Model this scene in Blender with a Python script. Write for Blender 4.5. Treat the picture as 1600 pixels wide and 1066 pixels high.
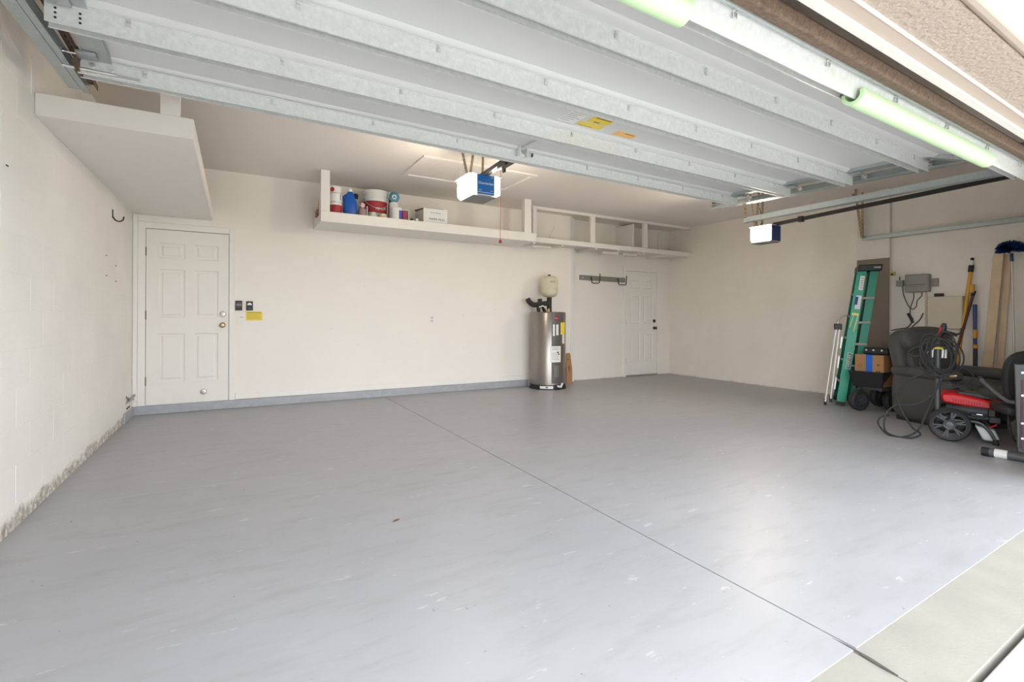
import bpy, math, random
from mathutils import Vector, Matrix
R = math.radians
random.seed(7)
scene = bpy.context.scene
for o in list(bpy.data.objects):
    bpy.data.objects.remove(o)
COL = scene.collection

# ------------------------------------------------------------------ camera
cam_d = bpy.data.cameras.new('camera')
cam = bpy.data.objects.new('camera', cam_d); COL.objects.link(cam)
F_PX, YAW, V0, ROLL, EYE = 762.8, R(29.574), 497.36, R(-0.2354), 1.114
fw = Vector((math.sin(YAW), math.cos(YAW), 0))
r0 = Vector((math.cos(YAW), -math.sin(YAW), 0)); d0 = Vector((0, 0, -1))
rt = r0*math.cos(ROLL) + d0*math.sin(ROLL)
up = -(d0*math.cos(ROLL) - r0*math.sin(ROLL))
cam.matrix_world = Matrix(((rt.x, up.x, -fw.x, 0), (rt.y, up.y, -fw.y, 0), (rt.z, up.z, -fw.z, EYE), (0, 0, 0, 1)))
cam_d.sensor_width = 36.0
cam_d.lens = F_PX/1600*36
cam_d.shift_y = -(533-V0)/1600
cam_d.clip_start = 0.02
scene.camera = cam

# ------------------------------------------------------------------ sky, sun, exposure
world = bpy.data.worlds.new('sky'); scene.world = world
world.use_nodes = True
bg = world.node_tree.nodes['Background']
bg.inputs[0].default_value = (0.88, 0.94, 1.0, 1)
bg.inputs[1].default_value = 2.2
sun_d = bpy.data.lights.new('sun', 'SUN'); sun_d.energy = 1.2; sun_d.angle = R(1.0); sun_d.color = (1.0, 0.95, 0.87)
sun = bpy.data.objects.new('sun', sun_d); COL.objects.link(sun)
sun.rotation_euler = Vector((-0.55, 0.02, -1.0)).to_track_quat('-Z', 'Y').to_euler()
scene.view_settings.view_transform = 'Standard'
scene.view_settings.look = 'None'
scene.view_settings.gamma = 1.0
scene.view_settings.use_curve_mapping = False
scene.view_settings.exposure = 1.65

# ------------------------------------------------------------------ materials
MATS = {}
def nn(nt, typ, **kw):
    n = nt.nodes.new(typ)
    for k, v in kw.items():
        if k.startswith('i_'):
            key = k[2:]
            n.inputs[int(key) if key.isdigit() else key.replace('_', ' ')].default_value = v
        else:
            setattr(n, k, v)
    return n
def mat(name, col, rough=0.5, metal=0.0, var=0.06, scale=6.0, bump=0.0, bscale=60.0, spec=0.5, emit=None, estr=0.0, coat=0.0, pos=False, trans=0.0, ior=1.45):
    if name in MATS: return MATS[name]
    m = bpy.data.materials.new(name); m.use_nodes = True
    nt = m.node_tree; b = nt.nodes['Principled BSDF']
    b.inputs['Roughness'].default_value = rough
    b.inputs['Metallic'].default_value = metal
    b.inputs['Specular IOR Level'].default_value = spec
    b.inputs['Coat Weight'].default_value = coat
    b.inputs['Transmission Weight'].default_value = trans
    b.inputs['IOR'].default_value = ior
    c = (col[0], col[1], col[2], 1)
    if pos:
        co = nn(nt, 'ShaderNodeNewGeometry').outputs['Position']
    else:
        co = nn(nt, 'ShaderNodeTexCoord').outputs['Object']
    noi = nn(nt, 'ShaderNodeTexNoise', i_Scale=scale, i_Detail=5.0)
    nt.links.new(co, noi.inputs['Vector'])
    mx = nn(nt, 'ShaderNodeMix', data_type='RGBA')
    mx.inputs[6].default_value = tuple(max(0, x*(1-var)) for x in col) + (1,)
    mx.inputs[7].default_value = tuple(min(1, x*(1+var)) for x in col) + (1,)
    nt.links.new(noi.outputs[0], mx.inputs[0])
    nt.links.new(mx.outputs[2], b.inputs['Base Color'])
    if bump:
        n2 = nn(nt, 'ShaderNodeTexNoise', i_Scale=bscale, i_Detail=4.0)
        nt.links.new(co, n2.inputs['Vector'])
        bp = nn(nt, 'ShaderNodeBump', i_Strength=bump, i_Distance=0.01)
        nt.links.new(n2.outputs[0], bp.inputs['Height'])
        nt.links.new(bp.outputs[0], b.inputs['Normal'])
    if emit:
        b.inputs['Emission Color'].default_value = emit + (1,)
        b.inputs['Emission Strength'].default_value = estr
    m['b'] = 1
    MATS[name] = m
    return m
def ramp(nt, fac, stops):
    r = nn(nt, 'ShaderNodeValToRGB')
    e = r.color_ramp.elements
    e[0].position, e[0].color = stops[0][0], stops[0][1]
    e[1].position, e[1].color = stops[-1][0], stops[-1][1]
    for p, c in stops[1:-1]:
        x = e.new(p); x.color = c
    nt.links.new(fac, r.inputs[0])
    return r
def g(v): return (v, v, v, 1)

def wall_mat(name, col, peel=0.0, pk=3.4, pb=-1.25, bump=0.05, stain=0.05):
    """painted masonry; peel = height up to which the paint has flaked from the block"""
    m = bpy.data.materials.new(name); m.use_nodes = True
    nt = m.node_tree; b = nt.nodes['Principled BSDF']
    b.inputs['Roughness'].default_value = 0.62
    pos = nn(nt, 'ShaderNodeNewGeometry').outputs['Position']
    n1 = nn(nt, 'ShaderNodeTexNoise', i_Scale=1.3, i_Detail=6.0, i_Roughness=0.6); nt.links.new(pos, n1.inputs['Vector'])
    r1 = ramp(nt, n1.outputs[0], [(0.3, tuple(c*(1-stain) for c in col)+(1,)), (0.7, tuple(min(1, c*(1+stain*0.5)) for c in col)+(1,))])
    out = r1.outputs[0]
    # small scuffs and chips
    n3 = nn(nt, 'ShaderNodeTexNoise', i_Scale=14.0, i_Detail=3.0); nt.links.new(pos, n3.inputs['Vector'])
    r3 = ramp(nt, n3.outputs[0], [(0.70, g(0)), (0.76, g(0.35))])
    mx3 = nn(nt, 'ShaderNodeMix', data_type='RGBA'); mx3.inputs[7].default_value = tuple(c*0.72 for c in col)+(1,)
    nt.links.new(r3.outputs[0], mx3.inputs[0]); nt.links.new(out, mx3.inputs[6]); out = mx3.outputs[2]
    bumpsrc = None
    if peel:
        sep = nn(nt, 'ShaderNodeSeparateXYZ'); nt.links.new(pos, sep.inputs[0])
        n2 = nn(nt, 'ShaderNodeTexNoise', i_Scale=2.2, i_Detail=8.0, i_Roughness=0.72); nt.links.new(pos, n2.inputs['Vector'])
        ma = nn(nt, 'ShaderNodeMath', operation='MULTIPLY_ADD'); nt.links.new(n2.outputs[0], ma.inputs[0])
        ma.inputs[1].default_value = pk*peel; ma.inputs[2].default_value = pb*peel
        sb = nn(nt, 'ShaderNodeMath', operation='SUBTRACT'); nt.links.new(ma.outputs[0], sb.inputs[0]); nt.links.new(sep.outputs[2], sb.inputs[1])
        ml = nn(nt, 'ShaderNodeMath', operation='MULTIPLY', use_clamp=True); nt.links.new(sb.outputs[0], ml.inputs[0]); ml.inputs[1].default_value = 28.0
        n4 = nn(nt, 'ShaderNodeTexNoise', i_Scale=17.0, i_Detail=9.0, i_Roughness=0.78); nt.links.new(pos, n4.inputs['Vector'])
        r4 = ramp(nt, n4.outputs[0], [(0.34, (0.17, 0.145, 0.115, 1)), (0.45, (0.37, 0.33, 0.275, 1)), (0.52, (0.52, 0.48, 0.43, 1)), (0.60, (0.82, 0.79, 0.75, 1))])
        mx = nn(nt, 'ShaderNodeMix', data_type='RGBA'); nt.links.new(ml.outputs[0], mx.inputs[0])
        nt.links.new(out, mx.inputs[6]); nt.links.new(r4.outputs[0], mx.inputs[7]); out = mx.outputs[2]
    nt.links.new(out, b.inputs['Base Color'])
    nb = nn(nt, 'ShaderNodeTexNoise', i_Scale=45.0, i_Detail=5.0); nt.links.new(pos, nb.inputs['Vector'])
    bp = nn(nt, 'ShaderNodeBump', i_Strength=bump, i_Distance=0.02); nt.links.new(nb.outputs[0], bp.inputs['Height'])
    nt.links.new(bp.outputs[0], b.inputs['Normal'])
    MATS[name] = m
    return m

def floor_mat():
    m = bpy.data.materials.new('painted_floor'); m.use_nodes = True
    nt = m.node_tree; b = nt.nodes['Principled BSDF']
    pos = nn(nt, 'ShaderNodeNewGeometry').outputs['Position']
    n1 = nn(nt, 'ShaderNodeTexNoise', i_Scale=0.8, i_Detail=7.0, i_Roughness=0.62); nt.links.new(pos, n1.inputs['Vector'])
    r1 = ramp(nt, n1.outputs[0], [(0.30, (0.365, 0.365, 0.384, 1)), (0.70, (0.425, 0.425, 0.446, 1))])
    out = r1.outputs[0]
    def layer(scale, stretch, lo, hi, col, amt, out, rot=0.0, det=4.0):
        mp = nn(nt, 'ShaderNodeMapping'); mp.inputs['Scale'].default_value = stretch; mp.inputs['Rotation'].default_value = (0, 0, rot)
        nt.links.new(pos, mp.inputs[0])
        n = nn(nt, 'ShaderNodeTexNoise', i_Scale=scale, i_Detail=det, i_Roughness=0.65); nt.links.new(mp.outputs[0], n.inputs['Vector'])
        r = ramp(nt, n.outputs[0], [(lo, g(0)), (hi, g(amt))])
        mx = nn(nt, 'ShaderNodeMix', data_type='RGBA'); mx.inputs[7].default_value = col
        nt.links.new(r.outputs[0], mx.inputs[0]); nt.links.new(out, mx.inputs[6])
        return mx.outputs[2]
    out = layer(2.5, (1, 4, 1), 0.50, 0.70, (0.29, 0.285, 0.275, 1), 0.38, out)                # tyre dirt
    out = layer(5.0, (1, 3.0, 1), 0.635, 0.675, (0.70, 0.70, 0.70, 1), 0.40, out, 0.4, 6.0)          # pale scratches
    out = layer(19.0, (2.2, 1, 1), 0.69, 0.71, (0.14, 0.13, 0.12, 1), 0.7, out, 0.2)        # specks
    nt.links.new(out, b.inputs['Base Color'])
    rr = ramp(nt, n1.outputs[0], [(0.3, g(0.33)), (0.7, g(0.46))])
    nt.links.new(rr.outputs[0], b.inputs['Roughness'])
    b.inputs['Specular IOR Level'].default_value = 0.38
    nb = nn(nt, 'ShaderNodeTexNoise', i_Scale=3.0, i_Detail=3.0); nt.links.new(pos, nb.inputs['Vector'])
    bp = nn(nt, 'ShaderNodeBump', i_Strength=0.06, i_Distance=0.02); nt.links.new(nb.outputs[0], bp.inputs['Height'])
    nt.links.new(bp.outputs[0], b.inputs['Normal'])
    MATS['floor'] = m
    return m

def galv_mat(name, col, metal, rough):
    m = bpy.data.materials.new(name); m.use_nodes = True
    nt = m.node_tree; b = nt.nodes['Principled BSDF']
    co = nn(nt, 'ShaderNodeTexCoord').outputs['Object']
    v = nn(nt, 'ShaderNodeTexVoronoi', i_Scale=70.0); nt.links.new(co, v.inputs['Vector'])
    n = nn(nt, 'ShaderNodeTexNoise', i_Scale=30.0, i_Detail=3.0); nt.links.new(co, n.inputs['Vector'])
    mx = nn(nt, 'ShaderNodeMix', data_type='RGBA'); nt.links.new(n.outputs[0], mx.inputs[0])
    mx.inputs[6].default_value = tuple(c*0.86 for c in col)+(1,); mx.inputs[7].default_value = tuple(min(1, c*1.1) for c in col)+(1,)
    m2 = nn(nt, 'ShaderNodeMix', data_type='RGBA', blend_type='MULTIPLY'); m2.inputs[0].default_value = 0.10
    nt.links.new(mx.outputs[2], m2.inputs[6]); bw = nn(nt, 'ShaderNodeRGBToBW'); nt.links.new(v.outputs['Color'], bw.inputs[0]); nt.links.new(bw.outputs[0], m2.inputs[7])
    nt.links.new(m2.outputs[2], b.inputs['Base Color'])
    b.inputs['Metallic'].default_value = metal; b.inputs['Roughness'].default_value = rough
    MATS[name] = m
    return m

WALL = (0.87, 0.815, 0.75)
M_leftwall = wall_mat('left_wall_paint', (0.83, 0.80, 0.755), peel=0.12, pk=2.6, pb=-0.45, bump=0.10, stain=0.07)
M_rightwall = wall_mat('right_wall_paint', (0.87, 0.80, 0.715), peel=0.035, bump=0.12, stain=0.05)
M_backwall = wall_mat('back_wall_paint', WALL, peel=0.0, bump=0.03, stain=0.025)
M_backright = wall_mat('back_wall_paint_right', WALL, peel=0.03, bump=0.06, stain=0.03)
M_ceil = wall_mat('ceiling_paint', (0.86, 0.80, 0.74), bump=0.10, stain=0.03)
M_floor = floor_mat()
M_galv = galv_mat('galvanised_steel', (0.76, 0.77, 0.765), 0.22, 0.42)
M_galvd = galv_mat('galvanised_track', (0.50, 0.54, 0.55), 0.75, 0.45)
M_white = mat('white_trim', (0.85, 0.81, 0.765), 0.45, var=0.03)
M_shelf = mat('shelf_paint', (0.82, 0.78, 0.74), 0.5, var=0.03)
M_door = mat('door_white', (0.83, 0.79, 0.74), 0.42, var=0.02)
M_panel = mat('door_panel_steel', (0.69, 0.695, 0.695), 0.42, var=0.02, scale=2.0)
M_black = mat('black_plastic', (0.018, 0.018, 0.02), 0.45)
M_rubber = mat('rubber', (0.03, 0.03, 0.032), 0.6)
M_gap = mat('dark_gap', (0.02, 0.02, 0.02), 0.9)
M_conc = mat('bare_concrete', (0.315, 0.30, 0.265), 0.8, var=0.16, scale=5.0, bump=0.15, bscale=90, pos=True)
M_drive = mat('driveway_concrete', (0.52, 0.50, 0.465), 0.85, var=0.10, scale=6.0, bump=0.15, bscale=70, pos=True)
M_curb = mat('painted_curb', (0.38, 0.39, 0.41), 0.4, var=0.22, scale=14, bump=0.08, pos=True)
M_stucco = mat('stucco', (0.50, 0.41, 0.355), 0.9, var=0.14, scale=40, bump=1.0, bscale=55, pos=True)
M_smooth = mat('smooth_stucco', (0.56, 0.465, 0.40), 0.8, var=0.05, pos=True)
M_brass = mat('brass', (0.42, 0.32, 0.18), 0.35, 0.9)
M_nickel = mat('satin_nickel', (0.45, 0.42, 0.38), 0.35, 0.9)
M_steel = mat('zinc_bolt', (0.75, 0.75, 0.74), 0.3, 0.9)
M_rust = mat('rusty_seal', (0.22, 0.15, 0.11), 0.95, var=0.6, scale=60, bump=0.6, bscale=120)
M_noodle = mat('green_foam', (0.62, 0.86, 0.52), 0.8, var=0.05)
M_rustmetal = mat('brown_steel', (0.16, 0.10, 0.07), 0.6, 0.4, var=0.3)
M_perf = mat('perforated_angle', (0.44, 0.34, 0.22), 0.55, 0.5, var=0.2)
M_leather = mat('grey_leather', (0.072, 0.072, 0.069), 0.48, var=0.12, scale=5, bump=0.25, bscale=45)
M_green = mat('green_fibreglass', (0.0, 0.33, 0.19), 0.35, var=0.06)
M_greenshade = mat('green_fibreglass_shaded', (0.0, 0.24, 0.15), 0.4, var=0.08)  # darker copy of the ladder green; shade on the rear rails put into colour
M_alu = mat('aluminium', (0.62, 0.60, 0.56), 0.4, 0.8)
M_whitealu = mat('white_aluminium', (0.80, 0.77, 0.74), 0.35, 0.3)
M_card = mat('cardboard', (0.42, 0.22, 0.10), 0.85, var=0.08)
M_bluetape = mat('blue_tape', (0.02, 0.14, 0.60), 0.5)
M_red = mat('red_plastic', (0.62, 0.010, 0.014), 0.32)
M_darkgrey = mat('dark_grey_plastic', (0.05, 0.052, 0.058), 0.45)
M_greytube = mat('grey_tube', (0.11, 0.11, 0.115), 0.4, 0.3)
M_wood = mat('pine_board', (0.74, 0.56, 0.37), 0.7, var=0.14, scale=9)
M_ply = mat('brown_panel', (0.27, 0.21, 0.165), 0.8, var=0.05)
M_orange = mat('orange_pole', (0.72, 0.36, 0.045), 0.4)
M_bluepole = mat('blue_pole', (0.04, 0.06, 0.20), 0.4)
M_bluebrush = mat('blue_bristle', (0.006, 0.035, 0.16), 0.6)
M_boxgrey = mat('grey_box_plastic', (0.33, 0.31, 0.29), 0.5)
M_beige = mat('beige_enamel', (0.66, 0.57, 0.45), 0.45)
M_yellow = mat('yellow_label', (0.86, 0.66, 0.07), 0.5)
M_yellowp = mat('pale_yellow_label', (0.86, 0.72, 0.25), 0.5)
M_orangelab = mat('orange_label', (0.90, 0.52, 0.16), 0.5)
M_ink = mat('ink', (0.03, 0.03, 0.035), 0.6)
M_inkg = mat('grey_ink', (0.42, 0.42, 0.43), 0.6)
M_inkb = mat('blue_ink', (0.03, 0.07, 0.30), 0.6)
M_paper = mat('paper_white', (0.82, 0.81, 0.79), 0.55, var=0.02)
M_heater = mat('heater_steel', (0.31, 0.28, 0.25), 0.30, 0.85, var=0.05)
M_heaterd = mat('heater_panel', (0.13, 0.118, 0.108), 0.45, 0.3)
M_cream = mat('cream_enamel', (0.66, 0.60, 0.44), 0.35)
M_foam = mat('pipe_insulation', (0.035, 0.032, 0.030), 0.8)
M_openblue = mat('opener_blue', (0.015, 0.13, 0.42), 0.4)
M_openblue2 = mat('opener_dark_blue', (0.015, 0.035, 0.16), 0.4)
M_opengrey = mat('opener_grey', (0.20, 0.20, 0.21), 0.5)
M_lens = mat('opener_lens', (0.9, 0.88, 0.82), 0.4, emit=(1.0, 0.88, 0.72), estr=15.0)
M_lens2 = mat('opener_lens_square', (0.9, 0.88, 0.82), 0.4, emit=(1.0, 0.88, 0.72), estr=50.0)
M_jugblue = mat('blue_jug', (0.008, 0.10, 0.45), 0.35)
M_mauve = mat('mauve_plastic', (0.40, 0.27, 0.30), 0.5)
M_pink = mat('pink_plastic', (0.75, 0.45, 0.47), 0.5)
M_labred = mat('red_label', (0.40, 0.035, 0.045), 0.5, var=0.15, scale=30)
M_mint = mat('mint_label', (0.55, 0.62, 0.52), 0.5)
M_gold = mat('gold_label', (0.62, 0.48, 0.22), 0.5)
M_teal = mat('teal_plastic', (0.10, 0.30, 0.40), 0.45)
M_indigo = mat('indigo_label', (0.10, 0.10, 0.45), 0.5)
M_maroon = mat('maroon_card', (0.36, 0.05, 0.09), 0.6)
M_brownlid = mat('brown_card_edge', (0.16, 0.09, 0.06), 0.8)
M_grass = mat('lawn', (0.10, 0.17, 0.05), 0.9, var=0.3, scale=3)
M_padblack = mat('black_vinyl', (0.022, 0.022, 0.024), 0.55, var=0.3, scale=90, bump=0.2, bscale=200)
M_cord = mat('grey_cord', (0.10, 0.095, 0.09), 0.6)
M_redcord = mat('red_cord', (0.55, 0.20, 0.18), 0.7)
M_tank = mat('translucent_white_plastic', (0.78, 0.78, 0.77), 0.35)

# ------------------------------------------------------------------ mesh builder
WM = {}
class MB:
    def __init__(s): s.v = []; s.f = []
    def add(s, vs, fs):
        k = len(s.v); s.v += [tuple(p) for p in vs]; s.f += [tuple(i+k for i in f) for f in fs]; return s
    def box(s, x0, x1, y0, y1, z0, z1):
        return s.add([(x0,y0,z0),(x1,y0,z0),(x1,y1,z0),(x0,y1,z0),(x0,y0,z1),(x1,y0,z1),(x1,y1,z1),(x0,y1,z1)],
                     [(0,3,2,1),(4,5,6,7),(0,1,5,4),(1,2,6,5),(2,3,7,6),(3,0,4,7)])
    def obox(s, c, ax, ay, az, hx, hy, hz):
        c = Vector(c); ax = Vector(ax).normalized()*hx; ay = Vector(ay).normalized()*hy; az = Vector(az).normalized()*hz
        vs = [c+ax*a+ay*b+az*d for d in (-1, 1) for a, b in ((-1,-1),(1,-1),(1,1),(-1,1))]
        return s.add(vs, [(0,3,2,1),(4,5,6,7),(0,1,5,4),(1,2,6,5),(2,3,7,6),(3,0,4,7)])
    def bar(s, p0, p1, side, w, t):
        """rectangular bar from p0 to p1, width w along 'side', thickness t"""
        p0, p1 = Vector(p0), Vector(p1); d = (p1-p0); sd = Vector(side); sd = (sd - d*(sd.dot(d)/d.length_squared)).normalized()
        return s.obox((p0+p1)/2, sd, d.cross(sd), d, w/2, t/2, d.length/2)
    def cyl(s, p0, p1, ra, rb=None, n=16, cap=True):
        rb = ra if rb is None else rb
        p0, p1 = Vector(p0), Vector(p1); d = (p1-p0).normalized()
        a = d.orthogonal().normalized(); b = d.cross(a)
        vs = []
        for p, r in ((p0, ra), (p1, rb)):
            vs += [p+(a*math.cos(2*math.pi*i/n)+b*math.sin(2*math.pi*i/n))*r for i in range(n)]
        fs = [(i, (i+1) % n, n+(i+1) % n, n+i) for i in range(n)]
        if cap: fs += [tuple(range(n-1, -1, -1)), tuple(range(n, 2*n))]
        return s.add(vs, fs)
    def tube(s, pts, r, n=8, closed=False):
        P = [Vector(p) for p in pts]; m = len(P); vs = []; fs = []
        a = None
        for i, p in enumerate(P):
            if closed: d = P[(i+1) % m]-P[i-1]
            else: d = P[min(i+1, m-1)]-P[max(i-1, 0)]
            if d.length < 1e-9: d = Vector((0,0,1))
            d.normalize()
            if a is None: a = d.orthogonal().normalized()
            a = (a - d*a.dot(d))
            a = a.normalized() if a.length > 1e-6 else d.orthogonal().normalized()
            b = d.cross(a)
            rr = r[i] if isinstance(r, (list, tuple)) else r
            vs += [p+(a*math.cos(2*math.pi*k/n)+b*math.sin(2*math.pi*k/n))*rr for k in range(n)]
        for i in range(m if closed else m-1):
            j = (i+1) % m
            fs += [(i*n+k, i*n+(k+1) % n, j*n+(k+1) % n, j*n+k) for k in range(n)]
        if not closed: fs += [tuple(range(n-1, -1, -1)), tuple((m-1)*n+k for k in range(n))]
        return s.add(vs, fs)
    def lathe(s, prof, c=(0,0,0), n=24, axis=(0,0,1), cap=True):
        c = Vector(c); d = Vector(axis).normalized(); a = d.orthogonal().normalized(); b = d.cross(a)
        if abs(d.z) > 0.99: a, b = Vector((1,0,0)), Vector((0,1,0))*(1 if d.z > 0 else -1)
        vs = []; fs = []; m = len(prof)
        for r, z in prof:
            vs += [c+d*z+(a*math.cos(2*math.pi*k/n)+b*math.sin(2*math.pi*k/n))*max(r, 1e-4) for k in range(n)]
        for i in range(m-1):
            fs += [(i*n+k, i*n+(k+1) % n, (i+1)*n+(k+1) % n, (i+1)*n+k) for k in range(n)]
        if cap: fs += [tuple(range(n-1, -1, -1)), tuple((m-1)*n+k for k in range(n))]
        return s.add(vs, fs)
    def prism(s, poly, o, ux, uy, un, depth):
        """extrude 2-d polygon (ccw) given in frame o, ux, uy by depth along un"""
        o, ux, uy, un = Vector(o), Vector(ux), Vector(uy), Vector(un)
        n = len(poly)
        A = [o+ux*p[0]+uy*p[1] for p in poly]; B = [p+un*depth for p in A]
        fs = [tuple(range(n-1, -1, -1)), tuple(range(n, 2*n))] + [(i, (i+1) % n, n+(i+1) % n, n+i) for i in range(n)]
        return s.add(A+B, fs)
    def build(s, name, material, parent=None, world=True, bevel=0.0, smooth=True, ang=38, seg=2):
        me = bpy.data.meshes.new(name)
        root = WM.get(parent.name) if parent else None
        vs = s.v
        if root is not None and world:
            inv = root.inverted(); vs = [tuple(inv @ Vector(p)) for p in vs]
        me.from_pydata(vs, [], s.f); me.update()
        import bmesh
        bm = bmesh.new(); bm.from_mesh(me); bmesh.ops.recalc_face_normals(bm, faces=bm.faces); bm.to_mesh(me); bm.free()
        me.materials.append(material)
        if smooth:
            me.polygons.foreach_set('use_smooth', [True]*len(me.polygons)); me.set_sharp_from_angle(angle=R(ang))
        o = bpy.data.objects.new(name, me); COL.objects.link(o)
        if parent: o.parent = parent
        WM[o.name] = root if root is not None else Matrix()
        if bevel:
            md = o.modifiers.new('bevel', 'BEVEL'); md.width = bevel; md.segments = seg; md.limit_method = 'ANGLE'; md.angle_limit = R(40)
            md.harden_normals = False
        return o
def thing(name, label, cat, loc, rz=0.0, group=None, kind=None):
    o = bpy.data.objects.new(name, None); COL.objects.link(o)
    o.empty_display_size = 0.1
    o.location = loc; o.rotation_euler = (0, 0, rz)
    WM[o.name] = Matrix.Translation(Vector(loc)) @ Matrix.Rotation(rz, 4, 'Z')
    return tag(o, label, cat, group, kind)
def tag(o, label=None, cat=None, group=None, kind=None):
    if label: o['label'] = label
    if cat: o['category'] = cat
    if group: o['group'] = group
    if kind: o['kind'] = kind
    return o
def struct(o, label=None): return tag(o, label, None, None, 'structure')
def part_copy(src, parent, loc=None):
    c = src.copy(); COL.objects.link(c); c.parent = parent
    if loc is not None: c.location = loc
    WM[c.name] = WM.get(parent.name)
    return c
def text(body, size, origin, ux, uy, material, parent, name='lettering', depth=0.0015, world=True, fit=None):
    cu = bpy.data.curves.new('t', 'FONT'); cu.body = body; cu.size = size; cu.extrude = 0.0; cu.align_x = 'CENTER'; cu.align_y = 'CENTER'
    to = bpy.data.objects.new('t', cu); COL.objects.link(to)
    dg = bpy.context.evaluated_depsgraph_get()
    me = bpy.data.meshes.new_from_object(to.evaluated_get(dg))
    bpy.data.objects.remove(to); bpy.data.curves.remove(cu)
    ux, uy, o = Vector(ux).normalized(), Vector(uy).normalized(), Vector(origin)
    un = ux.cross(uy)
    xs = [v.co.x for v in me.vertices] or [0, 1]
    sc = 1.0 if fit is None else fit/(max(xs)-min(xs))
    b = MB(); b.v = [tuple(o+ux*(v.co.x*sc)+uy*v.co.y+un*depth) for v in me.vertices]; b.f = [tuple(p.vertices) for p in me.polygons]
    bpy.data.meshes.remove(me)
    ob = b.build(name, material, parent, world=world, smooth=False)
    return ob
def lerp(a, b, t): return Vector(a).lerp(Vector(b), t)
def spline(pts, n=8):
    P = [Vector(p) for p in pts]; out = []
    for i in range(len(P)-1):
        p0 = P[max(i-1, 0)]; p1 = P[i]; p2 = P[i+1]; p3 = P[min(i+2, len(P)-1)]
        for k in range(n):
            t = k/n
            out.append(0.5*((2*p1)+(p2-p0)*t+(2*p0-5*p1+4*p2-p3)*t*t+(3*p1-p0-3*p2+p3)*t**3))
    out.append(P[-1]); return out

# ------------------------------------------------------------------ the shell
LW, RW, BL, BR, CE = -1.0, 7.70, 6.87, 7.08, 2.885
JX = 5.07                                   # where the back wall steps back
FA = 0.028                                  # the front of the garage is a little out of square
def fr(name='front'):                       # frame of the out-of-square front
    return Matrix.Rotation(FA, 4, 'Z')
FM = fr()
def W(x, y, z=0.0): return FM @ Vector((x, y, z))

# floor: painted slabs with saw-cut joints
floor = thing('floor', 'grey painted concrete floor of the garage', None, (0, 0, 0), kind='structure')
YF = 0.81
def slab(x0, x1, y0, y1, skew0=False, name='floor_slab', m=None, z0=-0.12, z1=0.0):
    a = W(x0, y0) if skew0 else Vector((x0, y0, 0)); b = W(x1, y0) if skew0 else Vector((x1, y0, 0))
    vs = [(x0, a.y, z0), (x1, b.y, z0), (x1, y1, z0), (x0, y1, z0)]
    vs += [(p[0], p[1], z1) for p in vs]
    return MB().add(vs, [(0,3,2,1),(4,5,6,7),(0,1,5,4),(1,2,6,5),(2,3,7,6),(3,0,4,7)]).build(name, m or M_floor, floor, bevel=0.0015, smooth=False)
JN = 1.834
slab(LW-0.1, JN-0.0035, YF, 3.80, True); slab(JN+0.0035, 5.17, YF, 3.80, True); slab(5.1725, RW+0.1, YF, 3.80, True)
slab(LW-0.1, JN-0.0035, 3.802, BR+0.1); slab(JN+0.0035, 5.17, 3.802, BR+0.1); slab(5.1725, RW+0.1, 3.802, BR+0.1)
MB().box(LW-0.1, RW+0.1, 0.75, BR+0.1, -0.16, -0.115).build('joint_bed', M_gap, floor)
MB().box(LW-0.1, RW+0.1, 3.7995, 3.8025, -0.1, -0.0006).build('joint_filler', mat('pale_joint', (0.58, 0.58, 0.57), 0.6), floor)
MB().box(5.1695, 5.173, 0.97, BR, -0.1, -0.0006).build('joint_filler', MATS['pale_joint'], floor)
MB().prism([(-0.012, 0.0), (-0.006, 0.03), (0.004, 0.09), (0.004, 0.15), (-0.001, 0.20), (-0.006, 0.12), (-0.014, 0.05)], (JN-0.012, 0.73, -0.0035), (1, 0, 0), (0, 1, 0), (0, 0, 1), 0.0042).build('spalled_edge', mat('dark_spall', (0.10, 0.095, 0.09), 0.9, var=0.4, scale=60), floor)
# door sill strip of bare concrete in front of the paint
sill = struct(MB().add([tuple(W(LW-0.1, 0.565, -0.12)), tuple(W(JN-0.003, 0.565, -0.12)), tuple(W(JN-0.003, YF-0.001, -0.12)), tuple(W(LW-0.1, YF-0.001, -0.12)),
                 tuple(W(LW-0.1, 0.565, -0.012)), tuple(W(JN-0.003, 0.565, -0.012)), tuple(W(JN-0.003, YF-0.001, -0.002)), tuple(W(LW-0.1, YF-0.001, -0.002)),
                 tuple(W(JN+0.004, 0.565, -0.12)), tuple(W(RW+0.1, 0.565, -0.12)), tuple(W(RW+0.1, YF-0.001, -0.12)), tuple(W(JN+0.004, YF-0.001, -0.12)),
                 tuple(W(JN+0.004, 0.565, -0.012)), tuple(W(RW+0.1, 0.565, -0.012)), tuple(W(RW+0.1, YF-0.001, -0.002)), tuple(W(JN+0.004, YF-0.001, -0.002))],
                [(0,3,2,1),(4,5,6,7),(0,1,5,4),(1,2,6,5),(2,3,7,6),(3,0,4,7),(8,11,10,9),(12,13,14,15),(8,9,13,12),(9,10,14,13),(10,11,15,14),(11,8,12,15)]
                ).build('floor_sill', M_conc, smooth=False), 'bare concrete sill strip at the open garage door')
drive = thing('driveway', 'pale concrete driveway outside the open garage door', None, (0, 0, 0), FA, kind='structure')
for i, (x0, x1) in enumerate(((-4.2, 1.90), (1.912, 9.5))):
    for j, (y0, y1) in enumerate(((-3.4, 0.545), (-7.4, -3.412), (-11.4, -7.412))):
        MB().box(x0, x1, y0, y1, -0.14, -0.018).build('driveway_slab', M_drive, drive, world=False, bevel=0.006)
MB().box(-4.2, 9.5, -11.4, 0.60, -0.2, -0.13).build('joint_bed', M_gap, drive, world=False)
struct(MB().box(-30, 36, -40, 30, -0.32, -0.22).build('ground', M_grass), 'green lawn around the driveway')

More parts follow.
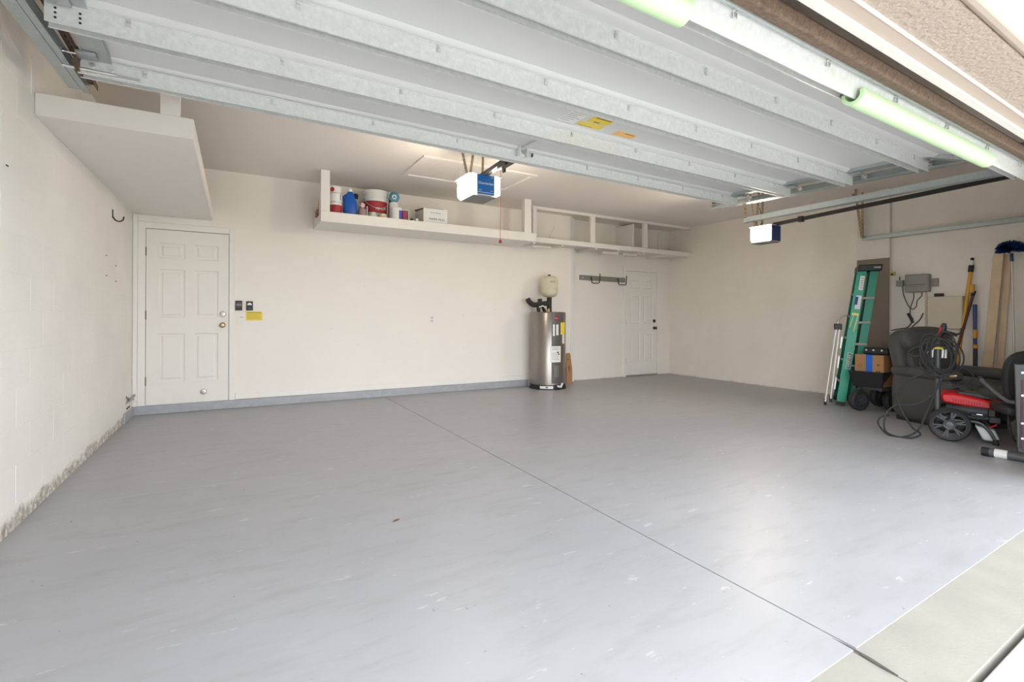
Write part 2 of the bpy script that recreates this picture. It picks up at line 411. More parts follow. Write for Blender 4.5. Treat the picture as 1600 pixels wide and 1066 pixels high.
# left wall: painted concrete blocks in running bond on a mortar backing
wall_left = struct(MB().box(LW-0.20, LW-0.0016, 0.58, BR+0.1, -0.1, CE+0.05).build('wall_left', M_leftwall), 'white painted concrete block wall with flaking base')
bl, bh = 0.4064, 0.2032
zs = [-0.0782+bh*k for k in range(15)]
full = {}
def block_mesh(l, h):
    key = (round(l, 3), round(h, 3))
    if key not in full:
        o = MB().box(-0.03, 0, 0, l, 0, h).build('block', M_leftwall, bevel=0.003, seg=1, smooth=False)
        full[key] = o.data; bpy.data.objects.remove(o)
    return full[key]
for k, z in enumerate(zs):
    z0 = max(z, 0.0)+0.0012; z1 = min(z+bh, CE)-0.0012
    if z1-z0 < 0.02: continue
    y = 0.88 - (bl/2 if k % 2 else 0)
    while y < BL:
        a, b = max(y, 0.88)+0.0014, min(y+bl, BL)-0.0014
        y += bl
        if b-a < 0.03: continue
        o = bpy.data.objects.new('block', block_mesh(b-a, z1-z0)); COL.objects.link(o)
        o.location = (LW+random.uniform(-0.0004, 0.0003), a, z0); o.parent = wall_left
        md = o.modifiers.new('bevel', 'BEVEL'); md.width = 0.0012; md.segments = 1

wall_back = struct(MB().box(LW-0.2, JX, BL, BL+0.3, 0, CE+0.05).build('wall_back', M_backwall), 'off-white painted back wall')
struct(MB().box(JX, RW+0.2, BR, BR+0.2, -0.1, CE+0.05).build('wall_back_recess', M_backright), 'off-white back wall set back beside the water heater')
struct(MB().box(JX-0.002, JX+0.025, BL-0.012, BL+0.022, 0.0, CE).box(JX+0.025, JX+0.15, BL+0.10, BR, 0.0, CE).build('trim_corner', M_white, bevel=0.004), 'white corner boards where the back wall steps back')
wall_right = struct(MB().box(RW, RW+0.2, 0.58, BR+0.2, -0.1, CE+0.05).build('wall_right', M_rightwall), 'off-white painted block wall behind the tools')
struct(MB().box(RW-0.055, RW+0.01, 3.20, 3.59, 0, CE).build('wall_pilaster', mat('pilaster_paint', (0.78, 0.73, 0.66), 0.55, pos=True), bevel=0.004), 'white pilaster on the right wall')
struct(MB().box(LW-0.2, RW+0.2, 0.5, BR+0.2, CE, CE+0.12).build('ceiling', M_ceil), 'off-white drywall ceiling')

# front wall with two door openings (large one open)
OX0, OX1, OZ = -0.66, 4.86, 2.13
PX0, PX1 = 5.20, 7.52
wf = MB()
def wfbox(x0, x1, y0, y1, z0, z1):
    c = [W(x, y, z) for z in (z0, z1) for x, y in ((x0, y0), (x1, y0), (x1, y1), (x0, y1))]
    wf.add(c, [(0,3,2,1),(4,5,6,7),(0,1,5,4),(1,2,6,5),(2,3,7,6),(3,0,4,7)])
for x0, x1, z0, z1 in ((-1.4, OX0, -0.1, 3.4), (OX1, PX0, -0.1, 3.4), (PX1, 8.2, -0.1, 3.4), (OX0, OX1, OZ, 3.4), (PX0, PX1, OZ, 3.4)):
    wfbox(x0, x1, 0.60, 0.84, z0, z1)
struct(wf.build('wall_front', M_stucco, smooth=False), 'rough stucco front wall above the open garage door')
def fbox(name, m, x0, x1, y0, y1, z0, z1, label, bevel=0.004):
    o = MB().box(x0, x1, y0, y1, z0, z1).build(name, m, bevel=bevel); o.rotation_euler = (0, 0, FA); return struct(o, label)
fbox('trim_exterior_band', M_smooth, -1.4, 8.2, 0.545, 0.60, OZ-0.0, OZ+0.30, 'beige stucco band on the outside above the opening', 0.02)
fbox('trim_stop', M_white, OX0, OX1, 0.815, 0.852, OZ-0.014, OZ+0.09, 'white door stop moulding along the header', 0.004)
fbox('trim_header', M_smooth, OX0, OX1, 0.765, 0.815, OZ-0.004, OZ+0.01, 'smooth beige strip on the header underside', 0.002)
fbox('trim_bead', M_white, OX0, OX1, 0.755, 0.765, OZ-0.008, OZ+0.01, 'white bead on the header underside', 0.002)
fbox('trim_jamb_left', M_white, OX0-0.002, OX0+0.014, 0.80, 0.852, 0, OZ, 'white door stop on the left jamb', 0.003)
fbox('trim_jamb_right', M_white, OX1-0.014, OX1+0.002, 0.80, 0.852, 0, OZ, 'white door stop on the right jamb', 0.003)
# unseen eave, made deep to keep high sky light off sill and front floor
fbox('sky_blocking_eave', M_smooth, -2.0, 8.8, -0.62, 0.60, 2.74, 2.98, 'unseen beige eave over the driveway, deepened to block high sky', 0.01)
# the second, closed, garage door of the right bay
d3 = thing('door_3', 'closed white garage door of the right bay', None, (0, 0, 0), FA, kind='structure')
for k in range(4):
    MB().box(PX0-0.03, PX1+0.03, 0.845, 0.885, 0.01+k*0.535, 0.54+k*0.535).build('door_section', M_panel, d3, world=False, bevel=0.006)

# curb and baseboard
curb = struct(MB().box(LW, 4.20, BL-0.018, BL+0.01, 0, 0.104).box(LW, LW+0.018, 6.35, BL, 0, 0.104).build('baseboard_curb', M_curb, bevel=0.006), 'grey painted concrete curb along the back wall')
bb = struct(MB().box(0.005, 4.6, BL-0.012, BL+0.01, 0.106, 0.182).build('baseboard_back', M_white, bevel=0.004), 'white baseboard on the back wall above the curb')

# attic hatch
hatch = thing('ceiling_hatch', 'attic hatch panel in the ceiling', None, (2.5, 5.45, CE), kind='structure')
for a in ((1.78, 3.25, 5.09, 5.14), (1.78, 3.25, 5.86, 5.91), (1.78, 1.84, 5.14, 5.86), (3.19, 3.25, 5.14, 5.86)):
    MB().box(a[0], a[1], a[2], a[3], CE-0.018, CE+0.01).build('hatch_moulding', M_ceil, hatch, bevel=0.004)
MB().box(1.85, 3.18, 5.15, 5.85, CE-0.004, CE+0.01).build('hatch_board', M_ceil, hatch, bevel=0.002)

# ------------------------------------------------------------------ six-panel doors
def six_panel(name, label, x0, x1, z0, z1, yf, hinge_left=True):
    t = thing(name, label, None, ((x0+x1)/2, yf, z0), kind='structure')
    w = x1-x0; h = z1-z0
    cols = ((x0+0.135*w+0.005, x0+0.455*w), (x0+0.565*w, x0+0.865*w))
    rows = ((z0+0.125*h, z0+0.405*h), (z0+0.495*h, z0+0.775*h), (z0+0.835*h, z0+0.925*h))
    # slab as stiles and rails so that the panels are truly sunk
    sl = MB(); d = 0.035
    xs = [x0, cols[0][0], cols[0][1], cols[1][0], cols[1][1], x1]
    zz = [z0, rows[0][0], rows[0][1], rows[1][0], rows[1][1], rows[2][0], rows[2][1], z1]
    for a, b in ((xs[0], xs[1]), (xs[2], xs[3]), (xs[4], xs[5])): sl.box(a, b, yf, yf+d, z0, z1)
    for c0, c1 in cols:
        for a, b in ((zz[0], zz[1]), (zz[2], zz[3]), (zz[4], zz[5]), (zz[6], zz[7])): sl.box(c0, c1, yf, yf+d, a, b)
    sl.build('door_leaf', M_door, t, smooth=False)
    for c0, c1 in cols:
        for a, b in rows:
            m = MB(); i1, i2, i3 = 0.016, 0.03, 0.046
            def ring(i, y): return [(c0+i, y, a+i), (c1-i, y, a+i), (c1-i, y, b-i), (c0+i, y, b-i)]
            vs = ring(0, yf) + ring(i1*0.75, yf+0.0085) + ring(i2, yf+0.0085) + ring(i3, yf+0.001)
            fs = []
            for k in range(3):
                for q in range(4): fs.append((k*4+q, k*4+(q+1) % 4, k*4+4+(q+1) % 4, k*4+4+q))
            fs.append((12, 13, 14, 15))
            m.add(vs, fs).build('door_panel', M_door, t, smooth=False)
    hx = x0-0.004 if hinge_left else x1+0.004
    for zz_ in (0.13, 0.49, 0.865):
        zc = z1 - zz_*h
        hg = MB().cyl((hx, yf-0.006, zc-0.05), (hx, yf-0.006, zc+0.05), 0.006, n=10).box(hx-0.002, hx+0.008, yf-0.003, yf+0.002, zc-0.05, zc+0.05)
        hg.build('hinge', mat('dark_hinge', (0.16, 0.13, 0.09), 0.45, 0.7), t)
    return t
DX0, DX1, DZ0, DZ1 = -0.878, -0.066, 0.109, 2.115
YD = BL-0.010
d1 = six_panel('door_1', 'white six-panel entry door beside the yellow wall label', DX0, DX1, DZ0, DZ1, YD)
def knob(t, x, z, yf, big=True, m=M_brass, nm='knob'):
    prof = [(0.033, 0), (0.033, 0.006), (0.014, 0.012), (0.013, 0.03), (0.026, 0.042), (0.028, 0.056), (0.018, 0.066), (0.0, 0.068)] if big else [(0.034, 0), (0.034, 0.008), (0.028, 0.016), (0.011, 0.018), (0.010, 0.022), (0.0, 0.022)]
    return MB().lathe(prof, (x, yf, z), 20, (0, -1, 0)).build(nm, m, t)
knob(d1, -0.129, 1.017, YD, True); knob(d1, -0.129, 1.149, YD, False, M_nickel, 'deadbolt')
knob(d1, -0.323, 0.225, YD, False, M_nickel, 'bumper_socket')
MB().box(DX0-0.004, DX0, YD+0.006, BL+0.02, DZ0, DZ1+0.005).box(DX1, DX1+0.004, YD+0.006, BL+0.02, DZ0, DZ1+0.005).box(DX0, DX1, YD+0.006, BL+0.02, DZ1, DZ1+0.005).build('gap_shadow', M_gap, d1)
cas = MB()
cas.box(-0.954, DX0-0.004, BL-0.022, BL+0.01, 0.104, 2.19).box(DX1+0.004, -0.005, BL-0.022, BL+0.01, 0.104, 2.19).box(DX0-0.004, DX1+0.004, BL-0.022, BL+0.01, DZ1+0.005, 2.19)
struct(cas.build('trim_1', M_white, bevel=0.004), 'white casing around the entry door')
struct(MB().box(LW+0.002, -0.955, BL-0.026, BL+0.01, 0.16, 2.268).box(-0.955, -0.235, BL-0.018, BL+0.01, 2.191, 2.268).box(LW+0.002, -0.955, BL-0.03, BL+0.01, 0.104, 0.158).build('trim_2', M_white, bevel=0.003), 'wide flat white boards beside and over the entry door')
E2X0, E2X1 = 6.525, 7.345
d2 = six_panel('door_2', 'white six-panel side door in the far corner', E2X0, E2X1, 0.03, 2.03, BR-0.010)
knob(d2, 7.27, 0.93, BR-0.010, True, M_black); knob(d2, 7.27, 1.07, BR-0.010, False, M_black, 'deadbolt')
MB().box(E2X0-0.003, E2X0, BR-0.003, BR+0.02, 0.026, 2.034).box(E2X1, E2X1+0.003, BR-0.003, BR+0.02, 0.026, 2.034).box(E2X0, E2X1, BR-0.003, BR+0.02, 2.03, 2.034).build('gap_shadow', M_gap, d2)
c2 = MB().box(E2X0-0.075, E2X0-0.003, BR-0.022, BR+0.01, 0, 2.11).box(E2X1+0.003, E2X1+0.075, BR-0.022, BR+0.01, 0, 2.11).box(E2X0-0.003, E2X1+0.003, BR-0.022, BR+0.01, 2.034, 2.11)
struct(c2.build('trim_3', M_white, bevel=0.004), 'white casing around the far side door')
struct(MB().box(E2X0-0.005, E2X1+0.005, BR-0.05, BR, 0.0, 0.024).build('trim_threshold', M_nickel, bevel=0.004), 'metal threshold under the far side door')

# ------------------------------------------------------------------ overhead garage door (open, lying under the ceiling)
SL = 0.030                                   # rise of the door per metre towards the back
def dz(y): return 2.425 + SL*(y-2.2)          # underside of the rails
door = thing('garage_door', 'wide white steel overhead garage door, rolled open under the ceiling', 'garage door', (2.1, 2.2, 0), FA)
DM = FM
door.location = (0, 0, 0); WM[door.name] = FM.copy()
GX0, GX1 = -0.58, 4.88
edges = [3.385, 2.795, 2.235, 1.625, 0.985]    # section joints from top (back) to bottom (front)
YJ = 1.622; TD = (-0.937, -0.348)              # the bottom section still hangs in the curve of the track
def mp(y, h):
    if y >= YJ: return (y, dz(y)+h)
    q = YJ-y
    return (YJ+TD[0]*q+TD[1]*h, dz(YJ)+TD[1]*q-TD[0]*h)
def pbox(x0, x1, y0, y1, h0, h1, mb=None):
    """box that follows the slope; h measured from the rail underside"""
    mb = mb or MB()
    vs = [(x,)+mp(y, h) for h in (h0, h1) for x, y in ((x0, y0), (x1, y0), (x1, y1), (x0, y1))]
    return mb.add(vs, [(0,3,2,1),(4,5,6,7),(0,1,5,4),(1,2,6,5),(2,3,7,6),(3,0,4,7)])
def strut(y, x0, x1, h, d=0.07):
    """U-bar stiffener: two legs with return lips and a mounting flange"""
    mb = MB(); t = 0.003
    pbox(x0, x1, y-0.022, y, -t, 0.0, mb)                       # front mounting flange
    pbox(x0, x1, y, y+t, -h, 0.0, mb)                           # front face
    pbox(x0, x1, y, y+0.010, -h-t, -h, mb)                      # return lips
    pbox(x0, x1, y+d-0.010, y+d, -h-t, -h, mb)
    pbox(x0, x1, y+d-t, y+d, -h, 0.0, mb)                       # rear face
    return mb
bolt_proto = None
stiles_x = [GX0+0.04, 0.72, 2.09, 3.46, GX1-0.04]
for k in range(4):
    yb, yt = edges[k+1]+0.004, edges[k]-0.004     # front edge, back edge
    sec = pbox(GX0, GX1, yb, yt, 0.024, 0.030)
    # front (lower) rail
    pbox(GX0, GX1, yb, yb+0.075, 0.0, 0.040, sec)
    # rear (upper) rail with a rolled slope that faces the opening
    y1 = yt-0.060
    yr = [(y1-0.028, 0.024), (y1-0.024, 0.018), (y1, 0.0), (yt, 0.0), (yt, 0.04), (y1-0.028, 0.04)]
    A_ = [(GX0,)+mp(*q) for q in yr]; B_ = [(GX1,)+mp(*q) for q in yr]; nq = len(yr)
    sec.add(A_+B_, [(i, (i+1) % nq, nq+(i+1) % nq, nq+i) for i in range(nq)]+[tuple(range(nq)), tuple(range(nq, 2*nq))])
    so = sec.build('door_section', M_panel, door, world=False, ang=50)
    # end stiles
    for xa, xb in ((GX0-0.005, GX0+0.10), (GX1-0.10, GX1+0.005)):
        pbox(xa, xb, yb+0.002, yt-0.002, -0.004, 0.022).build('end_stile', M_galvd, so, world=False)
    if k == 0:
        pbox(2.075, 2.135, yb+0.078, yt-0.09, 0.010, 0.024).build('centre_stile', M_panel, so, world=False, bevel=0.003)
ends = [(3.33, 0.078), (2.752, 0.088), (2.19, 0.092), (1.640, 0.085), (1.010, 0.092)]
secs = [c for c in door.children]
def bolt_mesh():
    o = MB().cyl((0, -0.006, 0), (0, 0.004, 0), 0.008, n=8).box(-0.009, 0.009, -0.004, 0.002, -0.026, -0.008).build('bolt', M_steel)
    me = o.data; bpy.data.objects.remove(o); return me
BOLT = bolt_mesh()
owner = [0, 0, 1, 2, 3]
for i, (y, h) in enumerate(ends):
    so = secs[owner[i]]
    a, b = (GX0-0.04, GX1+0.05)
    st = strut(y, a, b, h).build('strut', M_galv, so, world=False, ang=30)
    n = 9
    for q in range(n):
        x = a+0.28+q*(b-a-0.56)/(n-1)
        o = bpy.data.objects.new('bolt', BOLT); COL.objects.link(o); o.parent = so; o.location = (x,)+mp(y-0.004, -0.012)
        WM[o.name] = FM
# punched holes at the ends of the second strut and hinge hardware at the left end of the top strut
holes = MB()
for x in (GX0-0.005, GX0+0.075):
    for q in range(3):
        holes.cyl((x, 2.7505, dz(2.75)-0.030-q*0.020), (x, 2.753, dz(2.75)-0.030-q*0.020), 0.005, n=10)
holes.build('punched_holes', M_gap, secs[0], world=False)['kind'] = 'stuff'
hw = MB().box(GX0+0.0, GX0+0.22, 3.318, 3.329, dz(3.33)-0.075, dz(3.33)-0.055).cyl((GX0-0.10, 3.322, dz(3.33)-0.06), (GX0+0.12, 3.322, dz(3.33)-0.06), 0.008, n=10)
hw.build('roller_bracket', M_steel, secs[0], world=False, bevel=0.002)
for x in (GX0+0.02, GX0+0.10):
    MB().cyl((x, 3.318, dz(3.33)-0.03), (x, 3.33, dz(3.33)-0.03), 0.011, n=10).build('bracket_bolt', M_steel, secs[0], world=False)
MB().box(GX0-0.045, GX0-0.03, 3.27, 3.40, dz(3.33)-0.075, dz(3.33)+0.03).build('end_cap', M_rustmetal, secs[0], world=False)
# rollers on both sides
for yy, s_i in ((3.25, 0), (2.70, 0), (2.13, 1), (1.66, 2), (1.10, 3)):
    for xs_, sg in ((GX0, -1), (GX1, 1)):
        q_ = mp(yy, -0.015)
        MB().cyl((xs_-sg*0.04,)+q_, (xs_+sg*(0.11 if sg < 0 else 0.15),)+q_, 0.005, n=8).cyl((xs_+sg*(0.08 if sg < 0 else 0.12),)+q_, (xs_+sg*(0.105 if sg < 0 else 0.145),)+q_, 0.022, n=14).build('roller', M_steel, secs[s_i], world=False)
        pbox(min(xs_-sg*0.05, xs_+sg*0.03), max(xs_-sg*0.05, xs_+sg*0.03), yy-0.04 if yy > 1.7 or yy < 1.6 else YJ, yy+0.04, -0.022, -0.006).build('hinge', M_galvd, secs[s_i], world=False, bevel=0.002)
# arm bracket at the top strut
MB().box(2.045, 2.055, 3.27, 3.33, dz(3.3)-0.05, dz(3.3)+0.02).box(2.115, 2.125, 3.27, 3.33, dz(3.3)-0.05, dz(3.3)+0.02).box(2.045, 2.125, 3.31, 3.33, dz(3.3)-0.05, dz(3.3)-0.02).build('operator_bracket', M_galv, secs[0], world=False, bevel=0.003)
# bottom weather seal
pbox(GX0, GX1, 0.915, 0.984, -0.008, 0.042).build('weather_seal', M_rust, secs[3], world=False, bevel=0.01)
pbox(GX0, GX1, 0.976, 0.990, -0.016, 0.03).build('seal_retainer', M_galvd, secs[3], world=False, bevel=0.002)
# stickers on the second section
def sticker(x0, x1, y0, y1, m, name='warning_sticker', lines=None):
    so = secs[1]
    h = 0.0225
    o = pbox(x0, x1, y0, y1, h, h+0.0012).build(name, m, so, world=False, smooth=False)
    return o
sticker(1.96, 2.10, 2.475, 2.675, M_paper)
sticker(2.15, 2.32, 2.485, 2.59, M_yellow); sticker(2.12, 2.33, 2.605, 2.67, M_yellow); sticker(2.46, 2.65, 2.60, 2.68, M_orangelab)
inkm = MB()
for q in range(6): pbox(1.972, 2.09-0.02*(q % 3), 2.50+q*0.028, 2.507+q*0.028, 0.0222, 0.0228, inkm)
inkm.build('sticker_print', M_inkg, secs[1], world=False)
inkm = MB(); pbox(2.17, 2.30, 2.495, 2.51, 0.0222, 0.0228, inkm); pbox(2.20, 2.25, 2.56, 2.575, 0.0222, 0.0228, inkm); pbox(2.54, 2.63, 2.61, 2.622, 0.0222, 0.0228, inkm); pbox(2.14, 2.26, 2.655, 2.662, 0.0222, 0.0228, inkm)
inkm.build('sticker_print', mat('brown_ink', (0.28, 0.20, 0.03), 0.6), secs[1], world=False)

# horizontal tracks of the wide door
def track(name, label, x, y0, y1, zf, sg, group=None, angle=True):
    """C track with an angle on its outer side; sg = side on which the opening faces"""
    t = thing(name, label, 'door track', (x, y1, 0), 0, group)
    prof = [(0.020*sg, -0.028), (0.020*sg, -0.020), (0.012*sg, -0.024), (-0.006*sg, -0.020), (-0.008*sg, 0.020), (0.012*sg, 0.024), (0.020*sg, 0.020), (0.020*sg, 0.028), (-0.012*sg, 0.026), (-0.012*sg, -0.026)]
    m = MB(); n = len(prof)
    A = [(x+p[0], y0, zf(y0)+p[1]) for p in prof]; B = [(x+p[0], y1, zf(y1)+p[1]) for p in prof]
    m.add(A+B, [(i, (i+1) % n, n+(i+1) % n, n+i) for i in range(n)] + [tuple(range(n-1, -1, -1)), tuple(range(n, 2*n))])
    m.build('rail', M_galvd, t)
    if angle:
        m = MB(); x2 = x-0.013*sg
        pr = [(0, -0.030), (0, 0.035), (-0.003*sg, 0.035), (-0.003*sg, -0.027), (-0.055*sg, -0.027), (-0.055*sg, -0.030)]
        A = [(x2+p[0], y0, zf(y0)+p[1]) for p in pr]; B = [(x2+p[0], y1-0.05, zf(y1)+p[1]) for p in pr]; n = len(pr)
        m.add(A+B, [(i, (i+1) % n, n+(i+1) % n, n+i) for i in range(n)] + [tuple(range(n-1, -1, -1)), tuple(range(n, 2*n))])
        m.build('stiffening_angle', M_galvd, t, smooth=False)
    return t
zw = lambda y: dz(y)-0.017
def perf(p0, p1, side, w=0.032, parent=None, name='perforated_hanger', m=None):
    m = m or M_perf
    p0, p1 = Vector(p0), Vector(p1); d = p1-p0; sd = Vector(side); sd = (sd-d*(sd.dot(d)/d.length_squared)).normalized(); nn_ = d.cross(sd).normalized()
    o = MB().bar(p0, p1, sd, w, 0.003).obox((p0+p1)/2+sd*w/2+nn_*w/2*0.8, nn_, sd, d, w/2*0.8, 0.0015, d.length/2).build(name, m, parent)
    hb = MB(); n = max(2, int(d.length/0.05))
    for i in range(n):
        c = p0+d*((i+0.5)/n)
        for s_ in (-1, 1): hb.cyl(c+nn_*0.0016*s_, c+nn_*0.0022*s_, 0.006, n=8)
    hb.build('punched_holes', M_gap, o)['kind'] = 'stuff'
    return o
tl = track('door_track', 'galvanised door track along the left wall, under the ceiling shelf', -0.765, 1.05, 3.74, zw, 1, 'tracks of the wide garage door')
perf((-0.722, 2.1, zw(2.1)+0.11), (-0.722, 3.68, zw(3.68)+0.012), (1, 0, 0), w=0.04, parent=tl, m=M_rustmetal)
perf((-0.70, 3.0, CE), (-0.735, 3.70, zw(3.7)+0.03), (1, 0, 0), parent=tl, m=M_rustmetal)
tr = track('door_track', 'galvanised door track beside the striped edge of the wide door', 4.985, 1.12, 3.93, zw, -1, 'tracks of the wide garage door')
tr['label'] = 'galvanised door track between the two garage bays, along the wide door'
perf((4.86, 3.72, CE), (5.0, 3.90, zw(3.9)), (1, 0, 0), parent=tr); perf((5.02, 3.92, CE), (5.0, 3.92, zw(3.92)), (1, 0, 0), parent=tr)
zr = lambda y: 2.245
t2 = track('door_track', 'lower galvanised door track of the narrow bay, next to the wide door', 5.09, 1.05, 3.57, zr, 1, 'tracks of the narrow garage door')
perf((5.075, 3.55, CE), (5.085, 3.55, 2.25), (0, 1, 0), parent=t2)
t3 = track('door_track', 'galvanised door track of the narrow bay, along the right wall', 7.60, 1.05, 3.52, zr, -1, 'tracks of the narrow garage door')
perf((7.32, 3.46, 2.80), (7.57, 3.50, 2.25), (0, 1, 0), parent=t3); perf((7.58, 3.50, 2.80), (7.58, 3.50, 2.25), (0, 1, 0), parent=t3); perf((7.30, 3.48, 2.80), (7.60, 3.48, 2.80), (0, 1, 0), parent=t3)
perf((7.32, 3.46, CE), (7.32, 3.46, 2.80), (0, 1, 0), parent=t3); perf((7.58, 3.50, CE), (7.58, 3.50, 2.80), (0, 1, 0), parent=t3)

# foam noodles slit over the bottom strut
def noodle(xa, xb, label):
    y, z = mp(1.010, -0.075)
    y += 0.012
    n = 28; m = MB(); vs = []; fs = []
    ro, ri = 0.046, 0.030
    prof = [(math.cos(R(a)), math.sin(R(a))) for a in range(160, 381, 12)]
    ring = [(p[0]*ro, p[1]*ro) for p in prof] + [(p[0]*ri, p[1]*ri) for p in reversed(prof)]
    cnt = len(ring)
    for i, x in enumerate((xa, xb)):
        vs += [tuple(W(x, y+p[0], z+p[1])) for p in ring]
    fs = [(i, (i+1) % cnt, cnt+(i+1) % cnt, cnt+i) for i in range(cnt)]
    h = len(prof)
    for i in range(h-1):
        fs.append((i, i+1, cnt-2-i, cnt-1-i)); fs.append((cnt+i, cnt+cnt-1-i, cnt+cnt-2-i, cnt+i+1))
    o = m.add(vs, fs).build('foam_noodle', M_noodle, smooth=True, ang=50)
    return tag(o, label, 'foam noodle', 'foam noodles on the bottom strut')
noodle(2.44, 4.15, 'long pale green foam noodle slit over the bottom strut near the door end')
noodle(0.45, 1.31, 'pale green foam noodle over the middle of the bottom strut')

# ------------------------------------------------------------------ door openers
def opener1():
    t = thing('door_opener', 'white garage door opener with blue front panel and lit lenses', 'door opener', (2.19, 4.55, 2.35), 0, 'garage door openers')
    x0, x1, y0, y1, z0, z1 = 2.09, 2.29, 4.40, 4.74, 2.352, 2.552
    MB().box(x0-0.012, x1+0.012, y0+0.012, y1, z0, z1).build('body', mat('opener_white', (0.78, 0.78, 0.78), 0.4), t, bevel=0.01)
    pn = MB().box(x0, x1, y0, y0+0.014, z0+0.006, z1).build('front_panel', M_openblue, t, bevel=0.004)
    MB().box(x0+0.004, x1-0.004, y0-0.001, y0, z0+0.022, z0+0.026).build('stripe', M_paper, pn)
    text('Chamberlain', 0.036, ((x0+x1)/2, y0, z0+0.115), (1, 0, 0), (0, 0, 1), M_paper, pn, fit=0.165)
    text('MYQ', 0.016, (x0+0.035, y0, z0+0.045), (1, 0, 0), (0, 0, 1), M_paper, pn); text('WIFI', 0.014, (x1-0.035, y0, z0+0.045), (1, 0, 0), (0, 0, 1), M_paper, pn)
    text('HD', 0.016, (x1-0.03, y0, z1-0.02), (1, 0, 0), (0, 0, 1), M_paper, pn)
    for sg, xe in ((-1, x0-0.012), (1, x1+0.012)):
        m = MB(); secs_ = 7; vs = []; fs = []
        for i in range(secs_):
            a = i/(secs_-1)*math.pi/2
            ox = math.sin(a)*0.075; sh = 1-0.34*(1-math.cos(a))
            ya, yb_ = (y0+y1)/2-(y1-y0)/2*sh, (y0+y1)/2+(y1-y0)/2*sh
            za, zb = z0+0.004+(1-sh)*0.16, z1-(1-sh)*0.10
            vs += [(xe+sg*ox, ya, za), (xe+sg*ox, yb_, za), (xe+sg*ox, yb_, zb), (xe+sg*ox, ya, zb)]
        for i in range(secs_-1):
            for q in range(4): fs.append((i*4+q, i*4+(q+1) % 4, i*4+4+(q+1) % 4, i*4+4+q))
        fs.append(tuple((secs_-1)*4+q for q in range(4)))
        m.add(vs, fs).build('light_lens', M_lens, t, ang=60)
    MB().box(x0-0.03, x1+0.03, y0+0.02, y1-0.01, z0-0.012, z0+0.002).build('base_plate', M_opengrey, t, bevel=0.004)
    MB().box(x0-0.088, x0-0.010, y0+0.012, y1+0.01, z1-0.002, z1+0.008).build('light_shield', MATS['opener_white'], t, bevel=0.003); MB().box(x1+0.010, x1+0.088, y0+0.012, y1+0.01, z1-0.002, z1+0.008).build('light_shield', MATS['opener_white'], t, bevel=0.003)  # opaque plates added above the lenses to stop light reaching the ceiling
    perf((2.02, 4.64, CE), (2.10, 4.64, z1-0.01), (0, 1, 0), parent=t); perf((2.16, 4.64, CE), (2.11, 4.64, z1-0.01), (0, 1, 0), parent=t)
    perf((2.27, 4.64, CE), (2.26, 4.64, z1-0.01), (0, 1, 0), parent=t)
    r = MB(); r.bar((2.19, 4.60, 2.565), (2.19, 1.0, 2.70), (1, 0, 0), 0.030, 0.045); r.bar((2.19, 4.60, 2.545), (2.19, 1.0, 2.68), (1, 0, 0), 0.055, 0.012)
    r.build('rail', M_black, t)
    tr_ = MB().box(2.165, 2.215, 3.95, 4.12, 2.53, 2.60).box(2.18, 2.20, 4.0, 4.05, 2.48, 2.54).build('trolley', M_black, t, bevel=0.006)
    arm = MB().bar((2.19, 4.04, 2.53), (2.14, 3.62, 2.50), (0, 0, 1), 0.035, 0.006).bar((2.14, 3.66, 2.50), (2.10, 3.37, 2.44), (0, 0, 1), 0.03, 0.006).build('door_arm', M_black, t)
    MB().tube([(2.19, 4.09, 2.52), (2.192, 4.09, 2.2), (2.19, 4.09, 1.86)], 0.003, 6).build('release_cord', M_redcord, t)
    MB().lathe([(0.0, 0), (0.012, 0.004), (0.014, 0.02), (0.006, 0.035), (0.0, 0.036)], (2.19, 4.09, 1.825), 12).build('release_knob', mat('dark_red', (0.35, 0.02, 0.03), 0.4), t)
    MB().tube(spline([(2.05, 4.7, 2.55), (2.0, 4.6, 2.72), (2.2, 4.4, 2.83), (2.45, 4.3, CE-0.005)]), 0.003, 6).build('power_cord', M_white, t)
    return t
opener1()
